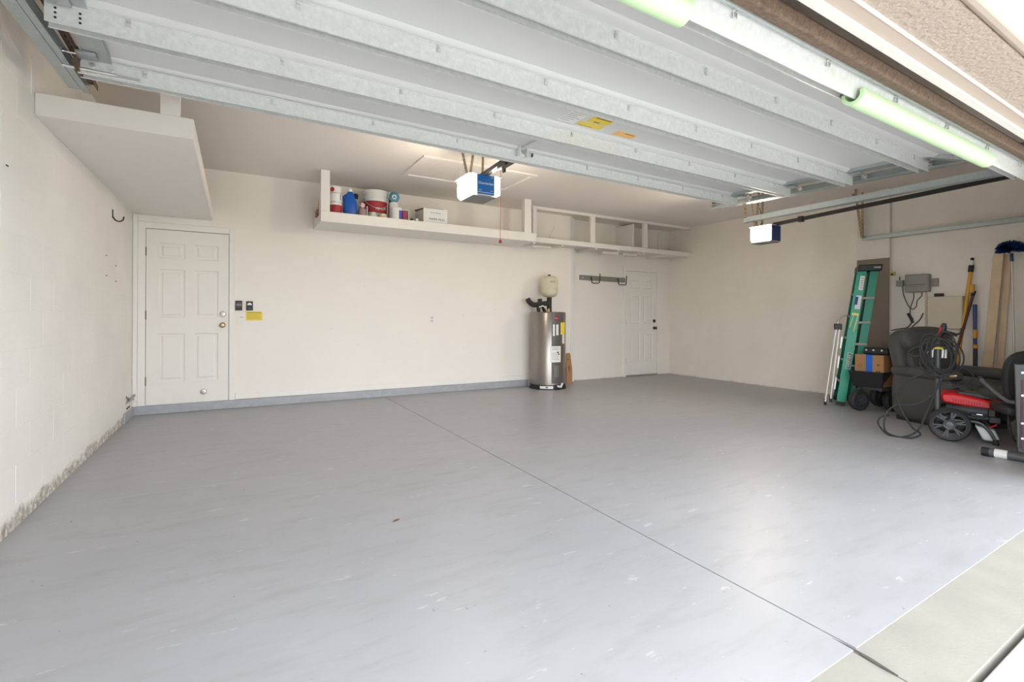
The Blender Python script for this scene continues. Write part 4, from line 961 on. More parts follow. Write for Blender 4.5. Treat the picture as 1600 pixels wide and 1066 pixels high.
# ------------------------------------------------------------------ green stepladder
def ladder():
    A = Vector((6.83, 3.40, 0)); Wd = Vector((0.855, 0.518, 0)); D = Vector((0.518, -0.855, 0))
    lean = D*0.25 + Vector((0.02, 0.02, 1.82))
    t = thing('step_ladder', 'folded green fibreglass stepladder leaning beside the pilaster', 'ladder', tuple(A+Wd*0.25+D*0.05), 0)
    upv = lean.normalized()
    def rail(p0, p1, w, th, m, nm, mir=1):
        p0, p1 = Vector(p0), Vector(p1); d = (p1-p0).normalized(); s_ = (D-d*D.dot(d)).normalized(); nrm = d.cross(s_).normalized()
        mb = MB(); L = (p1-p0).length; c = (p0+p1)/2
        inn = nrm if nrm.dot(Wd)*mir > 0 else -nrm
        mb.obox(c, s_, inn, d, w/2, 0.002, L/2)
        mb.obox(c+s_*(w/2-0.002)+inn*th/2, inn, s_, d, th/2, 0.002, L/2).obox(c-s_*(w/2-0.002)+inn*th/2, inn, s_, d, th/2, 0.002, L/2)
        return mb.build(nm, m, t)
    # front rails (near and far) and rear rails
    zt = 0.955
    nb, nt_ = A, A+lean*zt+Wd*0.05
    fb, ft = A+Wd*0.50, A+lean*zt+Wd*0.33
    f0 = rail(nb, nt_, 0.098, 0.032, M_green, 'side_rail', 1)
    f1 = rail(fb, ft, 0.098, 0.032, M_green, 'side_rail', -1)
    ro = D*0.132
    rb, rtp = A+Wd*0.05+D*0.14, A+lean*zt+Wd*0.08+ro
    rb2, rt2 = A+Wd*0.45+D*0.14, A+lean*zt+Wd*0.30+ro
    rail(rb+Vector((0, 0, 0.03)), rtp, 0.085, 0.030, M_greenshade, 'rear_rail', 1)
    rail(rb2+Vector((0, 0, 0.03)), rt2, 0.085, 0.030, M_greenshade, 'rear_rail', -1)
    for k in range(1, 6):
        s_ = k/6.0
        a = nb.lerp(nt_, s_); b = fb.lerp(ft, s_)
        MB().bar(a, b, D, 0.075, 0.028).build('step', M_alu, t, bevel=0.002)
        a = rb.lerp(rtp, s_*0.98); b = rb2.lerp(rt2, s_*0.98)
        MB().bar(a, b, Vector((0, 0, 1)), 0.04, 0.012).build('rear_brace', M_alu, t, bevel=0.002)
    for s_ in (0.80, 0.62, 0.46, 0.30):
        a = nb.lerp(nt_, s_)+D*0.046-Wd*0.006; MB().bar(a, a+D*0.13, Vector((0, 0, 1)), 0.030, 0.006).build('spreader', mat('dull_aluminium', (0.30, 0.28, 0.25), 0.55, 0.3), t, bevel=0.001)
    # top cap
    c = A+lean*0.975+Wd*0.19+D*0.075
    cap = MB().obox(c, D, Wd, upv, 0.125, 0.20, 0.042).build('top_cap', M_black, t, bevel=0.012)
    n_ = -Wd
    text('WERNER', 0.03, c-Wd*0.201+D*0.07, D, upv, M_paper, cap, fit=0.075)
    # feet
    for p in (nb, fb): MB().bar(p-upv*0.004+Vector((0, 0, 0.004)), p+upv*0.05, D, 0.094, 0.04).build('foot', M_rubber, t, bevel=0.004)
    for p in (rb, rb2): MB().bar(p+Vector((0, 0, 0.003)), p+upv*0.05, D, 0.066, 0.04).build('foot', M_rubber, t, bevel=0.004)
    # labels on the outside of the near rail
    d = (nt_-nb).normalized(); s_ = (D-d*D.dot(d)).normalized(); nrm = d.cross(s_).normalized(); nrm = nrm if nrm.dot(Wd) < 0 else -nrm
    def lab(f0_, f1_, u0, u1, m, off=0.004):
        a = nb.lerp(nt_, f0_); b = nb.lerp(nt_, f1_); c_ = (a+b)/2+s_*((u0+u1)/2)*0.088+nrm*off
        return MB().obox(c_, s_, nrm, d, (u1-u0)*0.044, 0.0006, (b-a).length/2).build('rail_label', m, f0)
    lab(0.86, 0.965, -0.10, 0.44, M_paper); lab(0.72, 0.82, -0.20, 0.44, M_paper); lab(0.75, 0.81, -0.30, 0.06, M_inkb, 0.0052)
    for q in range(5): lab(0.875+q*0.017, 0.882+q*0.017, 0.05, 0.36, M_inkg, 0.0052)
    lab(0.672, 0.69, -0.40, 0.44, M_yellowp)
    p0 = nb.lerp(nt_, 0.672)+nrm*0.004
    MB().bar(p0-s_*0.016, nb.lerp(nt_, 0.58)-s_*0.036+nrm*0.004, s_, 0.008, 0.0012).bar(p0+s_*0.032, nb.lerp(nt_, 0.55)+s_*0.012+nrm*0.004, s_, 0.010, 0.0012).build('rail_label', M_yellowp, f0)
    cc = nb.lerp(nt_, 0.335)+nrm*0.004+s_*0.015
    MB().obox(cc, s_, nrm, d, 0.026, 0.0006, 0.105).build('rail_label', M_paper, f0); MB().obox(cc+nrm*0.0008, s_, nrm, d, 0.022, 0.0006, 0.10).build('rail_label', mat('dark_green', (0.0, 0.16, 0.11), 0.4), f0)
    text('WERNER', 0.045, cc+nrm*0.0016, d, d.cross(-nrm) if False else nrm.cross(d), M_paper, f0, fit=0.17)
ladder()
# white step stool leaning on the ladder
def stool():
    t = thing('step_stool', 'narrow white aluminium step stool folded against the green ladder', 'step stool', (6.69, 3.50, 0), 0)
    A = Vector((6.69, 3.515, 0)); B = Vector((6.83, 3.45, 1.02)); Wd = Vector((0.885, 0.465, 0))*0.30; D = Vector((0.518, -0.855, 0))
    def leg(p, q, nm='leg'): return MB().tube([p, q], 0.011, 10).build(nm, M_whitealu, t)
    for w in (0, 1):
        o = Wd*w
        leg(A+o+Vector((0, 0, 0.03)), B+o)
        q0 = A+D*0.055+o+Vector((0.01, 0, 0.07)); q1 = B+D*0.035+o
        leg(q0, q1, 'rear_leg')
        for p in (A+o, q0-Vector((0, 0, 0.03))): MB().cyl(p, p+Vector((0.003, 0, 0.045)), 0.016, n=10).build('foot', M_black, t)
        MB().obox(B+o+D*0.016, D, Wd, (0, 0, 1), 0.042, 0.014, 0.04).build('hinge_cap', M_black, t, bevel=0.008)
    for s_ in (0.28, 0.55, 0.80):
        a = A.lerp(B, s_)+D*0.075; MB().bar(a+Wd*0.04, a+Wd*0.96, (B-A), 0.16, 0.022).build('tread', M_whitealu, t, bevel=0.004)
    top = spline([B, B+Vector((0.02, -0.01, 0.07)), B+D*0.03+Vector((0.03, 0, 0.12)), B+D*0.07+Vector((0.05, 0, 0.15)), B+D*0.10+Vector((0.06, 0, 0.155))], 5)
    for w in (0, 1): MB().tube([p+Wd*w for p in top], 0.011, 10).build('handle', M_alu, t)
    MB().tube([top[-1], top[-1]+Wd], 0.013, 10).build('handle_grip', M_black, t)
stool()
tag(MB().obox((RW-0.075, 3.39, 0.975), (0, 1, 0), (1, 0, 0.008), (0, 0, 1), 0.195, 0.006, 0.972).build('brown_panel', M_ply), 'tall brown sheet panel leaning on the pilaster behind the ladder', 'panel')
lv = thing('level_tool', 'yellow tape measure hooked at the edge of the brown panel', 'tool', (7.62, 3.17, 1.72), 0)
MB().box(7.60, 7.645, 3.13, 3.185, 1.70, 1.755).build('case', M_gold, lv, bevel=0.008)
MB().box(7.596, 7.6005, 3.14, 3.17, 1.71, 1.73).build('clip', M_black, lv)

# ------------------------------------------------------------------ utility cart with carton
def cart():
    t = thing('utility_cart', 'black poly garden cart on pneumatic wheels behind the recliner', 'cart', (6.95, 3.1, 0), 0)
    x0, x1, y0, y1 = 6.60, 7.30, 2.83, 3.20
    r, = (0.127,)
    m = MB()
    lo = [(x0+0.05, y0+0.02, 0.30), (x1-0.05, y0+0.02, 0.30), (x1-0.05, y1-0.03, 0.30), (x0+0.05, y1-0.03, 0.30)]
    hi = [(x0, y0, 0.49), (x1, y0, 0.49), (x1, y1, 0.49), (x0, y1, 0.49)]
    hi2 = [(x0+0.015, y0+0.015, 0.49), (x1-0.015, y0+0.015, 0.49), (x1-0.015, y1-0.015, 0.49), (x0+0.015, y1-0.015, 0.49)]
    lo2 = [(p[0]+(0.012 if p[0] < 6.9 else -0.012), p[1]+(0.012 if p[1] < 3.05 else -0.012), 0.312) for p in lo]
    fs = [(3, 2, 1, 0)]
    for k in range(3):
        for q in range(4): fs.append((k*4+q, k*4+(q+1) % 4, k*4+4+(q+1) % 4, k*4+4+q))
    fs.append((12, 13, 14, 15))
    m.add(lo+hi+hi2+lo2, fs).build('tub', M_black, t, bevel=0.006)
    MB().box(x0+0.05, x1-0.05, y0+0.03, y0+0.06, 0.262, 0.296).box(x0+0.05, x1-0.05, y1-0.06, y1-0.03, 0.262, 0.296).box(x0+0.1, x0+0.14, y0+0.06, y1-0.06, 0.262, 0.296).box(x1-0.14, x1-0.1, y0+0.06, y1-0.06, 0.262, 0.296).build('frame', M_darkgrey, t, bevel=0.003)
    for wx, wy in ((6.67, 3.11), (7.20, 3.12), (6.98, 2.88), (7.25, 2.86)):
        if True:
            ti = MB().lathe([(0.075, -0.036), (0.105, -0.040), (0.122, -0.03), (r, -0.012), (r, 0.012), (0.122, 0.03), (0.105, 0.040), (0.075, 0.036), (0.075, -0.036)], (wx, wy, r), 32, (0.35, 0.94, 0), cap=False).build('wheel', M_rubber, t, ang=50)
            MB().lathe([(0.0, -0.034), (0.03, -0.034), (0.034, -0.016), (0.07, -0.018), (0.078, -0.034), (0.078, 0.034), (0.0, 0.034)], (wx, wy, r), 24, (0.35, 0.94, 0)).build('hub', M_darkgrey, ti)
            MB().box(wx-0.012, wx+0.012, wy-0.02, wy+0.02, r, 0.275).build('axle_bracket', M_darkgrey, t)
    b = thing('cardboard_box', 'brown cardboard box sealed with blue tape on the cart', 'box', (6.80, 3.0, 0.313), R(-4))
    MB().box(-0.13, 0.15, -0.165, 0.155, 0.0, 0.375).build('carton', M_card, b, world=False, bevel=0.005)
    MB().box(-0.1315, 0.1515, -0.045, 0.030, 0.0, 0.3765).build('tape', M_bluetape, b, world=False)
    MB().tube([(-0.1305, 0.095+0.018*math.cos(a_), 0.24+0.022*math.sin(a_)) for a_ in [2*math.pi*i/16 for i in range(16)]], 0.0025, 6, closed=True).build('print_mark', M_brownlid, b, world=False)
    for ya, yb, za, zb in ((-0.12, -0.095, 0.25, 0.27), (-0.13, -0.11, 0.17, 0.19), (-0.10, -0.085, 0.16, 0.19), (0.08, 0.115, 0.15, 0.158)):
        MB().box(-0.1312, -0.1304, ya, yb, za, zb).build('print_mark', M_brownlid, b, world=False)
    s = thing('black_case', 'flat black case lying on the cardboard box', 'case', (6.82, 2.98, 0.6895), R(-4))
    MB().box(-0.10, 0.15, -0.17, 0.11, 0.0, 0.085).build('shell', M_black, s, world=False, bevel=0.02)
    for q in (-0.10, -0.01, 0.07): MB().box(-0.106, -0.098, q-0.010, q+0.010, 0.045, 0.065).build('latch', M_steel, s, world=False, bevel=0.002)
cart()

# ------------------------------------------------------------------ grey leather recliner
def cushion(t, c, hx, hy, hz, rot=None, bev=0.06, name='cushion', m=None, puff=0.0, par=None):
    """soft block: subdivided box pushed out, then smoothed by a wide bevel"""
    mb = MB(); nx = 8; vs = []; fs = []
    import itertools
    M = rot or Matrix()
    n = 9
    idx = {}
    def pt(u, v, w):
        # superellipsoid-like softening
        p = Vector((u, v, w)); e = 5.0
        k = (abs(u)**e+abs(v)**e+abs(w)**e)**(1/e)
        q = p/k if k > 0 else p
        b_ = 1+puff*(1-u*u)*(1-v*v)*(1-w*w)
        return q
    for ax in range(3):
        for s_ in (-1, 1):
            for i in range(n):
                for j in range(n):
                    u = -1+2*i/(n-1); v = -1+2*j/(n-1)
                    p = [0, 0, 0]; p[ax] = s_; p[(ax+1) % 3] = u; p[(ax+2) % 3] = v
                    key = tuple(round(x_, 4) for x_ in p)
                    if key not in idx:
                        idx[key] = len(vs); q = pt(*p)
                        bulge = Vector((0, 0, 0)); bulge[ax] = s_*puff*(1-u*u)*(1-v*v)
                        vs.append(Vector(c)+(M @ Vector(((q.x)*hx+bulge.x, (q.y)*hy+bulge.y, (q.z)*hz+bulge.z))))
            for i in range(n-1):
                for j in range(n-1):
                    f = []
                    for a_, b_ in ((i, j), (i+1, j), (i+1, j+1), (i, j+1)):
                        p = [0, 0, 0]; p[ax] = s_; p[(ax+1) % 3] = -1+2*a_/(n-1); p[(ax+2) % 3] = -1+2*b_/(n-1)
                        f.append(idx[tuple(round(x_, 4) for x_ in p)])
                    fs.append(tuple(f))
    return mb.add(vs, fs).build(name, m or M_leather, par or t, world=False, ang=80)
def recliner():
    ang = R(-112); d = Vector((math.cos(ang), math.sin(ang), 0)); l = Vector((-d.y, d.x, 0))
    N0 = Vector((6.46, 2.69, 0))
    c = N0 + d*0.33 + l*0.41
    t = thing('recliner', 'dark grey leather recliner with raised footrest by the right wall', 'recliner', tuple(c), ang)
    # local: +x forward, +y towards the wall side (left of sitter), -y side faces the room
    RY = lambda a: Matrix.Rotation(R(a), 4, 'Y')
    MB().box(-0.30, 0.27, -0.37, 0.37, 0.0, 0.05).build('base', M_black, t, world=False, bevel=0.006)
    cushion(t, (0.0, -0.345, 0.30), 0.335, 0.075, 0.26, name='armrest_side', puff=0.012)
    cushion(t, (0.0, 0.345, 0.30), 0.335, 0.075, 0.26, name='armrest_side', puff=0.012)
    cushion(t, (0.01, -0.345, 0.545), 0.345, 0.092, 0.052, name='armrest_pad', puff=0.014)
    cushion(t, (0.01, 0.345, 0.545), 0.345, 0.092, 0.052, name='armrest_pad', puff=0.014)
    cushion(t, (0.06, 0, 0.39), 0.30, 0.275, 0.10, name='seat_cushion', puff=0.03)
    cushion(t, (-0.315, 0, 0.64), 0.085, 0.36, 0.37, RY(-16), name='backrest_shell', puff=0.01)
    cushion(t, (-0.235, 0, 0.60), 0.085, 0.27, 0.20, RY(-16), name='backrest_cushion', puff=0.03)
    cushion(t, (-0.315, 0, 0.875), 0.105, 0.29, 0.135, RY(-16), name='headrest_cushion', puff=0.03)
    cushion(t, (0.50, 0, 0.37), 0.16, 0.26, 0.065, RY(4), name='footrest', puff=0.025)
    MB().tube([(0.30, -0.2, 0.25), (0.48, -0.2, 0.31)], 0.012, 8).tube([(0.30, 0.2, 0.25), (0.48, 0.2, 0.31)], 0.012, 8).build('footrest_linkage', M_black, t, world=False)
    MB().tube(spline([(-0.43, -0.30, 0.99), (-0.46, -0.1, 1.015), (-0.46, 0.1, 1.015)], 5), 0.006, 8).build('seam_piping', M_black, t, world=False)
recliner()

# ------------------------------------------------------------------ pressure washer
def washer():
    u = Vector((0.318, -0.948, 0)); v = Vector((0.948, 0.318, 0)); O = Vector((5.73, 1.92, 0))
    ang = math.atan2(u.y, u.x)
    t = thing('pressure_washer', 'red and black pressure washer with spoked wheels and coiled hose', 'pressure washer', tuple(O), ang)
    # local x = u (towards its front foot), local y = v (away from the room)
    r = 0.152
    for y in (0.0, 0.46):
        ti = MB().lathe([(0.118, -0.02), (0.14, -0.028), (r, -0.015), (r, 0.015), (0.14, 0.028), (0.118, 0.02), (0.118, -0.02)], (0, y, r), 48, (0, 1, 0), cap=False).build('wheel', M_rubber, t, world=False, ang=50)
        rim = MB().lathe([(0.0, -0.022), (0.022, -0.022), (0.026, -0.014), (0.044, -0.018), (0.048, 0.014), (0, 0.014)], (0, y, r), 28, (0, 1, 0))
        for k in range(6):
            a = 2*math.pi*k/6+0.25
            for s_ in (-0.13, 0.13):
                rim.bar((0.04*math.cos(a), y-0.006, r+0.04*math.sin(a)), (0.122*math.cos(a+s_), y-0.006, r+0.122*math.sin(a+s_)), (-math.sin(a), 0, math.cos(a)), 0.014, 0.014)
        rim.lathe([(0.112, -0.014), (0.121, -0.018), (0.121, 0.018), (0.112, 0.014), (0.112, -0.014)], (0, y, r), 40, (0, 1, 0), cap=False)
        rim.build('rim', mat('rim_grey', (0.075, 0.077, 0.085), 0.4), ti, world=False, ang=40)
        MB().lathe([(0.0, 0), (0.030, 0), (0.028, 0.006), (0, 0.008)], (0, y-0.02, r), 24, (0, -1, 0)).build('hub_cap', M_greytube, ti, world=False)
    MB().cyl((0, 0.02, r), (0, 0.44, r), 0.012, n=10).build('axle', M_greytube, t, world=False)
    # frame tubes
    MB().tube(spline([(-0.02, 0.06, 0.20), (-0.07, 0.06, 0.22), (-0.085, 0.06, 0.30), (-0.085, 0.06, 0.62), (-0.085, 0.06, 0.97)], 6), 0.018, 12).tube(spline([(-0.02, 0.40, 0.20), (-0.07, 0.40, 0.22), (-0.085, 0.40, 0.30), (-0.085, 0.40, 0.62), (-0.085, 0.40, 0.97)], 6), 0.018, 12).tube([(-0.085, 0.06, 0.965), (-0.085, 0.40, 0.965)], 0.018, 12).build('handle', M_greytube, t, world=False)
    for y in (0.06, 0.40):
        MB().tube(spline([(0.02, y, 0.185), (0.12, y, 0.19), (0.20, y, 0.185), (0.26, y, 0.13), (0.30, y, 0.05), (0.31, y, 0.018)], 5), 0.013, 10).build('frame_tube', M_greytube, t, world=False)
        MB().cyl((0.308, y, 0.0), (0.305, y, 0.05), 0.022, 0.018, n=12).build('foot', M_rubber, t, world=False)
    # engine, pump and hood
    MB().box(0.00, 0.32, 0.08, 0.38, 0.20, 0.33).build('engine_block', M_black, t, world=False, bevel=0.02)
    MB().cyl((-0.02, 0.12, 0.285), (0.26, 0.07, 0.285), 0.045, n=20).build('muffler', M_darkgrey, t, world=False)
    MB().box(0.14, 0.24, 0.05, 0.09, 0.235, 0.285).box(0.26, 0.34, 0.07, 0.14, 0.19, 0.25).build('pump', M_black, t, world=False, bevel=0.008)
    MB().cyl((0.18, 0.045, 0.262), (0.22, 0.044, 0.262), 0.008, n=10).cyl((0.24, 0.05, 0.28), (0.25, 0.048, 0.28), 0.012, n=10).build('fitting', M_steel, t, world=False)
    hood = [(-0.065, 0.395), (-0.05, 0.345), (0.05, 0.328), (0.36, 0.300), (0.44, 0.318), (0.40, 0.345), (0.22, 0.400), (0.05, 0.432), (-0.05, 0.432)]
    MB().prism(hood, (0, 0.06, 0), (1, 0, 0), (0, 0, 1), (0, 1, 0), 0.34).build('hood', M_red, t, world=False, bevel=0.018)
    vents = MB()
    for k in range(12): vents.box(0.02+k*0.018, 0.026+k*0.018, 0.0585, 0.0605, 0.345-k*0.001, 0.385-k*0.002)
    vents.build('vent_slots', mat('dark_red_slot', (0.32, 0.005, 0.008), 0.5), t, world=False)
    MB().prism([(0.05, 0.430), (0.22, 0.400), (0.30, 0.395), (0.20, 0.44), (0.06, 0.45)], (0, 0.12, 0), (1, 0, 0), (0, 0, 1), (0, 1, 0), 0.22).build('fuel_deck', M_darkgrey, t, world=False, bevel=0.006)
    # detergent tank
    MB().prism([(0.17, 0.155), (0.30, 0.125), (0.335, 0.045), (0.30, 0.022), (0.225, 0.025)], (0, 0.10, 0), (1, 0, 0), (0, 0, 1), (0, 1, 0), 0.15).build('detergent_tank', M_tank, t, world=False, bevel=0.014)
    MB().tube(spline([(0.30, 0.09, 0.20), (0.31, 0.085, 0.175), (0.26, 0.09, 0.15)], 5), 0.006, 8).build('siphon_tube', M_red, t, world=False)
    # spray gun held in the handle
    gn = MB().tube([(-0.075, 0.06, 0.95), (-0.055, 0.05, 1.0), (-0.045, 0.045, 1.05), (-0.04, 0.045, 1.085)], [0.022, 0.026, 0.027, 0.014], 12).build('spray_gun', M_black, t, world=False)
    MB().tube([(-0.082, 0.033, 0.96), (-0.07, 0.022, 1.0), (-0.06, 0.018, 1.045)], [0.010, 0.014, 0.010], 10).build('gun_grip', mat('dark_red', (0.35, 0.02, 0.03), 0.4), gn, world=False)
    MB().tube(spline([(-0.05, 0.04, 1.005), (0.0, 0.03, 1.0), (0.05, 0.02, 0.985), (0.075, 0.01, 1.0), (0.08, 0.0, 1.04)], 5), 0.008, 8).tube([(-0.03, 0.035, 0.99), (0.05, 0.02, 0.97)], 0.011, 8).build('gun_trigger', M_black, gn, world=False)
    # nozzle rack
    MB().box(-0.135, -0.045, 0.025, 0.045, 0.84, 0.87).build('nozzle_clip', M_yellow, t, world=False, bevel=0.004)
    for x in (-0.125, -0.052, -0.16, -0.03):
        MB().cyl((x, 0.03, 0.76), (x+0.004, 0.032, 0.84), 0.009, n=10).build('nozzle', M_tank, t, world=False)
    MB().tube(spline([(-0.21, 0.06, 0.86), (-0.20, 0.06, 0.79), (-0.17, 0.06, 0.74), (-0.10, 0.06, 0.73)], 5), 0.016, 8).build('hose_hook', M_darkgrey, t, world=False)
    # hose coils on the handle
    random.seed(3)
    for k in range(7):
        cx = -0.075+random.uniform(-0.02, 0.05); cz = 0.78+random.uniform(-0.05, 0.05); rx = random.uniform(0.06, 0.13); rz = random.uniform(0.12, 0.20); y = -0.015-0.016*(k % 4); tl_ = random.uniform(-0.5, 0.5)
        pts = []
        for i in range(28):
            a = 2*math.pi*i/28
            px, pz = rx*math.cos(a), rz*math.sin(a)
            pts.append((cx+px*math.cos(tl_)-pz*math.sin(tl_), y+0.02*math.sin(2*a+k), cz+px*math.sin(tl_)+pz*math.cos(tl_)))
        MB().tube(pts, 0.0065, 7, closed=True).build('hose', M_rubber, t, world=False)
    MB().tube(spline([(-0.08, -0.03, 0.93), (-0.16, -0.04, 0.90), (-0.26, -0.05, 0.84), (-0.30, -0.05, 0.80), (-0.24, -0.04, 0.77), (-0.15, -0.03, 0.83), (-0.08, -0.02, 0.92)], 6), 0.0065, 7).build('hose', M_rubber, t, world=False)
    MB().tube(spline([(-0.06, -0.03, 0.66), (-0.20, -0.05, 0.60), (-0.33, -0.06, 0.50), (-0.38, -0.06, 0.38), (-0.33, -0.08, 0.22), (-0.26, -0.10, 0.10), (-0.20, -0.12, 0.05), (-0.27, -0.16, 0.012), (-0.40, -0.16, 0.012), (-0.47, -0.12, 0.06), (-0.46, -0.06, 0.20), (-0.38, -0.05, 0.29), (-0.25, -0.05, 0.31), (-0.12, -0.04, 0.42), (-0.05, -0.03, 0.62)], 8), 0.0085, 8).build('hose', M_rubber, t, world=False)
    MB().tube(spline([(-0.04, -0.03, 0.62), (-0.10, -0.05, 0.45), (-0.16, -0.07, 0.25), (-0.22, -0.10, 0.08), (-0.32, -0.15, 0.012), (-0.44, -0.14, 0.012), (-0.52, -0.10, 0.10), (-0.50, -0.06, 0.16), (-0.44, -0.03, 0.18)], 8), 0.0085, 8).build('hose', M_rubber, t, world=False)
    MB().tube(spline([(-0.06, -0.02, 0.52), (0.03, -0.03, 0.50), (0.12, 0.0, 0.54), (0.16, 0.03, 0.60), (0.09, 0.0, 0.68), (0.0, -0.02, 0.62)], 7), 0.0065, 7).build('hose', M_rubber, t, world=False)
    MB().lathe([(0.0, 0), (0.016, 0.0), (0.018, 0.03), (0.012, 0.05), (0, 0.05)], (0.0, -0.02, 0.60), 12, (0.9, -0.2, 0.1)).build('hose_coupling', M_brass, t, world=False)
washer()

# ------------------------------------------------------------------ exercise machine
def gym():
    t = thing('exercise_machine', 'dark steel exercise machine with black padded backrest', 'exercise machine', (5.5, 1.3, 0), 0)
    a, b = Vector((5.36, 1.585, 0.035)), Vector((5.43, 0.98, 0.035))
    base = MB().tube([a, b], 0.035, 16).build('base_tube', M_greytube, t)
    MB().cyl(a+(a-b).normalized()*0.002, a-(a-b).normalized()*0.045, 0.037, n=16).build('end_cap', M_black, t)
    d = (b-a).normalized()
    MB().cyl(a+d*0.075, a+d*0.15, 0.0358, n=24).build('label_sticker', M_paper, t)
    up0, up1 = Vector((5.445, 1.36, 0.02)), Vector((5.425, 1.375, 0.765))
    MB().bar(up0, up1, (0.35, -0.93, 0), 0.075, 0.045).build('upright', M_greytube, t, bevel=0.004)
    pts = MB()
    n_ = Vector((-0.93, -0.36, 0)).normalized()
    for zz in (0.70, 0.52, 0.30, 0.18):
        c = Vector((5.432, 1.37, zz))+n_*0.024; pts.cyl(c, c+n_*0.004, 0.009, n=10)
    pts.build('bolt', M_steel, t)
    MB().bar((5.425, 1.375, 0.10), (5.43, 1.372, 0.72), (0.35, -0.93, 0), 0.012, 0.047).build('red_stripe', mat('dim_red', (0.10, 0.03, 0.045), 0.4), t)
    MB().tube(spline([(5.60, 1.66, 0.60), (5.57, 1.64, 0.585), (5.55, 1.57, 0.52), (5.52, 1.49, 0.46), (5.50, 1.42, 0.445), (5.50, 1.1, 0.43)], 6), 0.016, 12).build('lever_arm', M_greytube, t)
    MB().tube([(5.60, 1.66, 0.60), (5.66, 1.69, 0.608)], 0.019, 12).build('grip', M_rubber, t)
    def pad(cx, cy, z0, z1, w, th, dirv, nm):
        dirv = Vector(dirv).normalized(); side = Vector((-dirv.y, dirv.x, 0)); n = 28; poly = []
        h = z1-z0
        for i in range(n):
            q = 2*math.pi*i/n; c, s_ = math.cos(q), math.sin(q)
            poly.append((w/2*math.copysign(abs(c)**0.55, c), z0+h/2+h/2*math.copysign(abs(s_)**(0.75), s_)))
        MB().prism(poly, Vector((cx, cy, 0))-dirv*th/2, side, (0, 0, 1), dirv, th).build(nm, M_padblack, t, bevel=0.02, seg=3)
    pad(5.86, 1.36, 0.36, 0.86, 0.50, 0.07, (-0.8, -0.6, 0), 'back_pad')
    MB().obox((5.72, 1.40, 0.37), (0.6, -0.8, 0), (0.8, 0.6, 0), (0, 0, 1), 0.20, 0.16, 0.035).build('seat_pad', M_padblack, t, bevel=0.025, seg=3)
    MB().tube([(5.88, 1.38, 0.40), (5.86, 1.30, 0.03)], 0.02, 10).tube([(5.86, 1.30, 0.03), (5.45, 1.33, 0.03)], 0.022, 10).build('rear_support', M_black, t)
    MB().tube([(5.72, 1.40, 0.34), (5.48, 1.36, 0.31)], 0.022, 10).build('seat_support', M_black, t)
    MB().tube(spline([(5.70, 1.52, 0.33), (5.66, 1.50, 0.2), (5.70, 1.46, 0.08), (5.8, 1.40, 0.05)], 6), 0.010, 8).build('cable', M_rubber, t)
gym()

# ------------------------------------------------------------------ tools standing on the right wall
def pole(name, label, cat, p0, p1, r, m, collar=None):
    t = thing(name, label, cat, (p0[0], p0[1], 0), 0)
    MB().tube([p0, p1], r, 12).build('pole', m, t)
    return t
op = pole('extension_pole', 'orange extension pole with black collar standing against the right wall', 'pole', (7.52, 2.515, 0), (7.672, 2.375, 1.72), 0.019, M_orange)
MB().cyl((7.668, 2.379, 1.69), (7.675, 2.372, 1.77), 0.026, n=14).build('collar', M_black, op); MB().cyl((7.675, 2.372, 1.77), (7.678, 2.368, 1.83), 0.012, n=10).build('tip', M_tank, op); MB().cyl((7.678, 2.368, 1.83), (7.68, 2.366, 1.86), 0.016, n=10).build('tip_thread', M_black, op)
MB().box(7.62, 7.66, 2.335, 2.38, 1.44, 1.54).build('clamp', M_orange, op, bevel=0.008)
dp = pole('garden_pole', 'dark red pole leaning behind the orange pole', 'pole', (7.44, 2.60, 0), (7.66, 2.345, 1.44), 0.014, mat('dark_red_pole', (0.10, 0.03, 0.03), 0.4))
MB().cyl((7.65, 2.355, 1.40), (7.665, 2.34, 1.46), 0.018, n=10).build('end_cap', M_black, dp)
bp_ = pole('broom_handle', 'short blue pole with orange collar beside the orange pole', 'pole', (7.64, 2.32, 0), (7.66, 2.335, 1.30), 0.019, M_bluepole)
MB().cyl((7.6485, 2.326, 0.78), (7.6492, 2.327, 0.82), 0.024, n=12).cyl((7.65, 2.328, 0.90), (7.651, 2.329, 1.0), 0.021, n=12).build('collar', M_orange, bp_)
MB().cyl((7.64, 2.32, 0.0), (7.648, 2.326, 0.78), 0.021, n=12).build('lower_sleeve', M_darkgrey, bp_)
w1 = tag(MB().bar((7.63, 2.245, 0.0), (7.655, 2.125, 1.875), (0, 1, 0), 0.088, 0.036).build('pine_board', M_wood, bevel=0.003), 'long pine board leaning against the right wall, in front of its twin', 'board', 'pine boards')
w2 = tag(MB().bar((7.676, 2.150, 0.0), (7.687, 2.052, 1.865), (0, 1, 0), 0.060, 0.016).build('pine_board', M_wood, bevel=0.003), 'narrow pine board standing between the long board and the blue duster', 'board', 'pine boards')
db = thing('cobweb_duster', 'blue bristle cobweb duster on a thin metal pole', 'duster', (7.60, 1.96, 0), 0)
MB().tube([(7.60, 1.965, 0.0), (7.64, 2.015, 1.86)], 0.009, 10).build('pole', M_alu, db); MB().tube([(7.637, 2.012, 1.78), (7.641, 2.016, 1.87)], 0.016, 10).build('socket', M_bluepole, db)
random.seed(11); br = MB(); core = Vector((7.565, 2.005, 1.90))
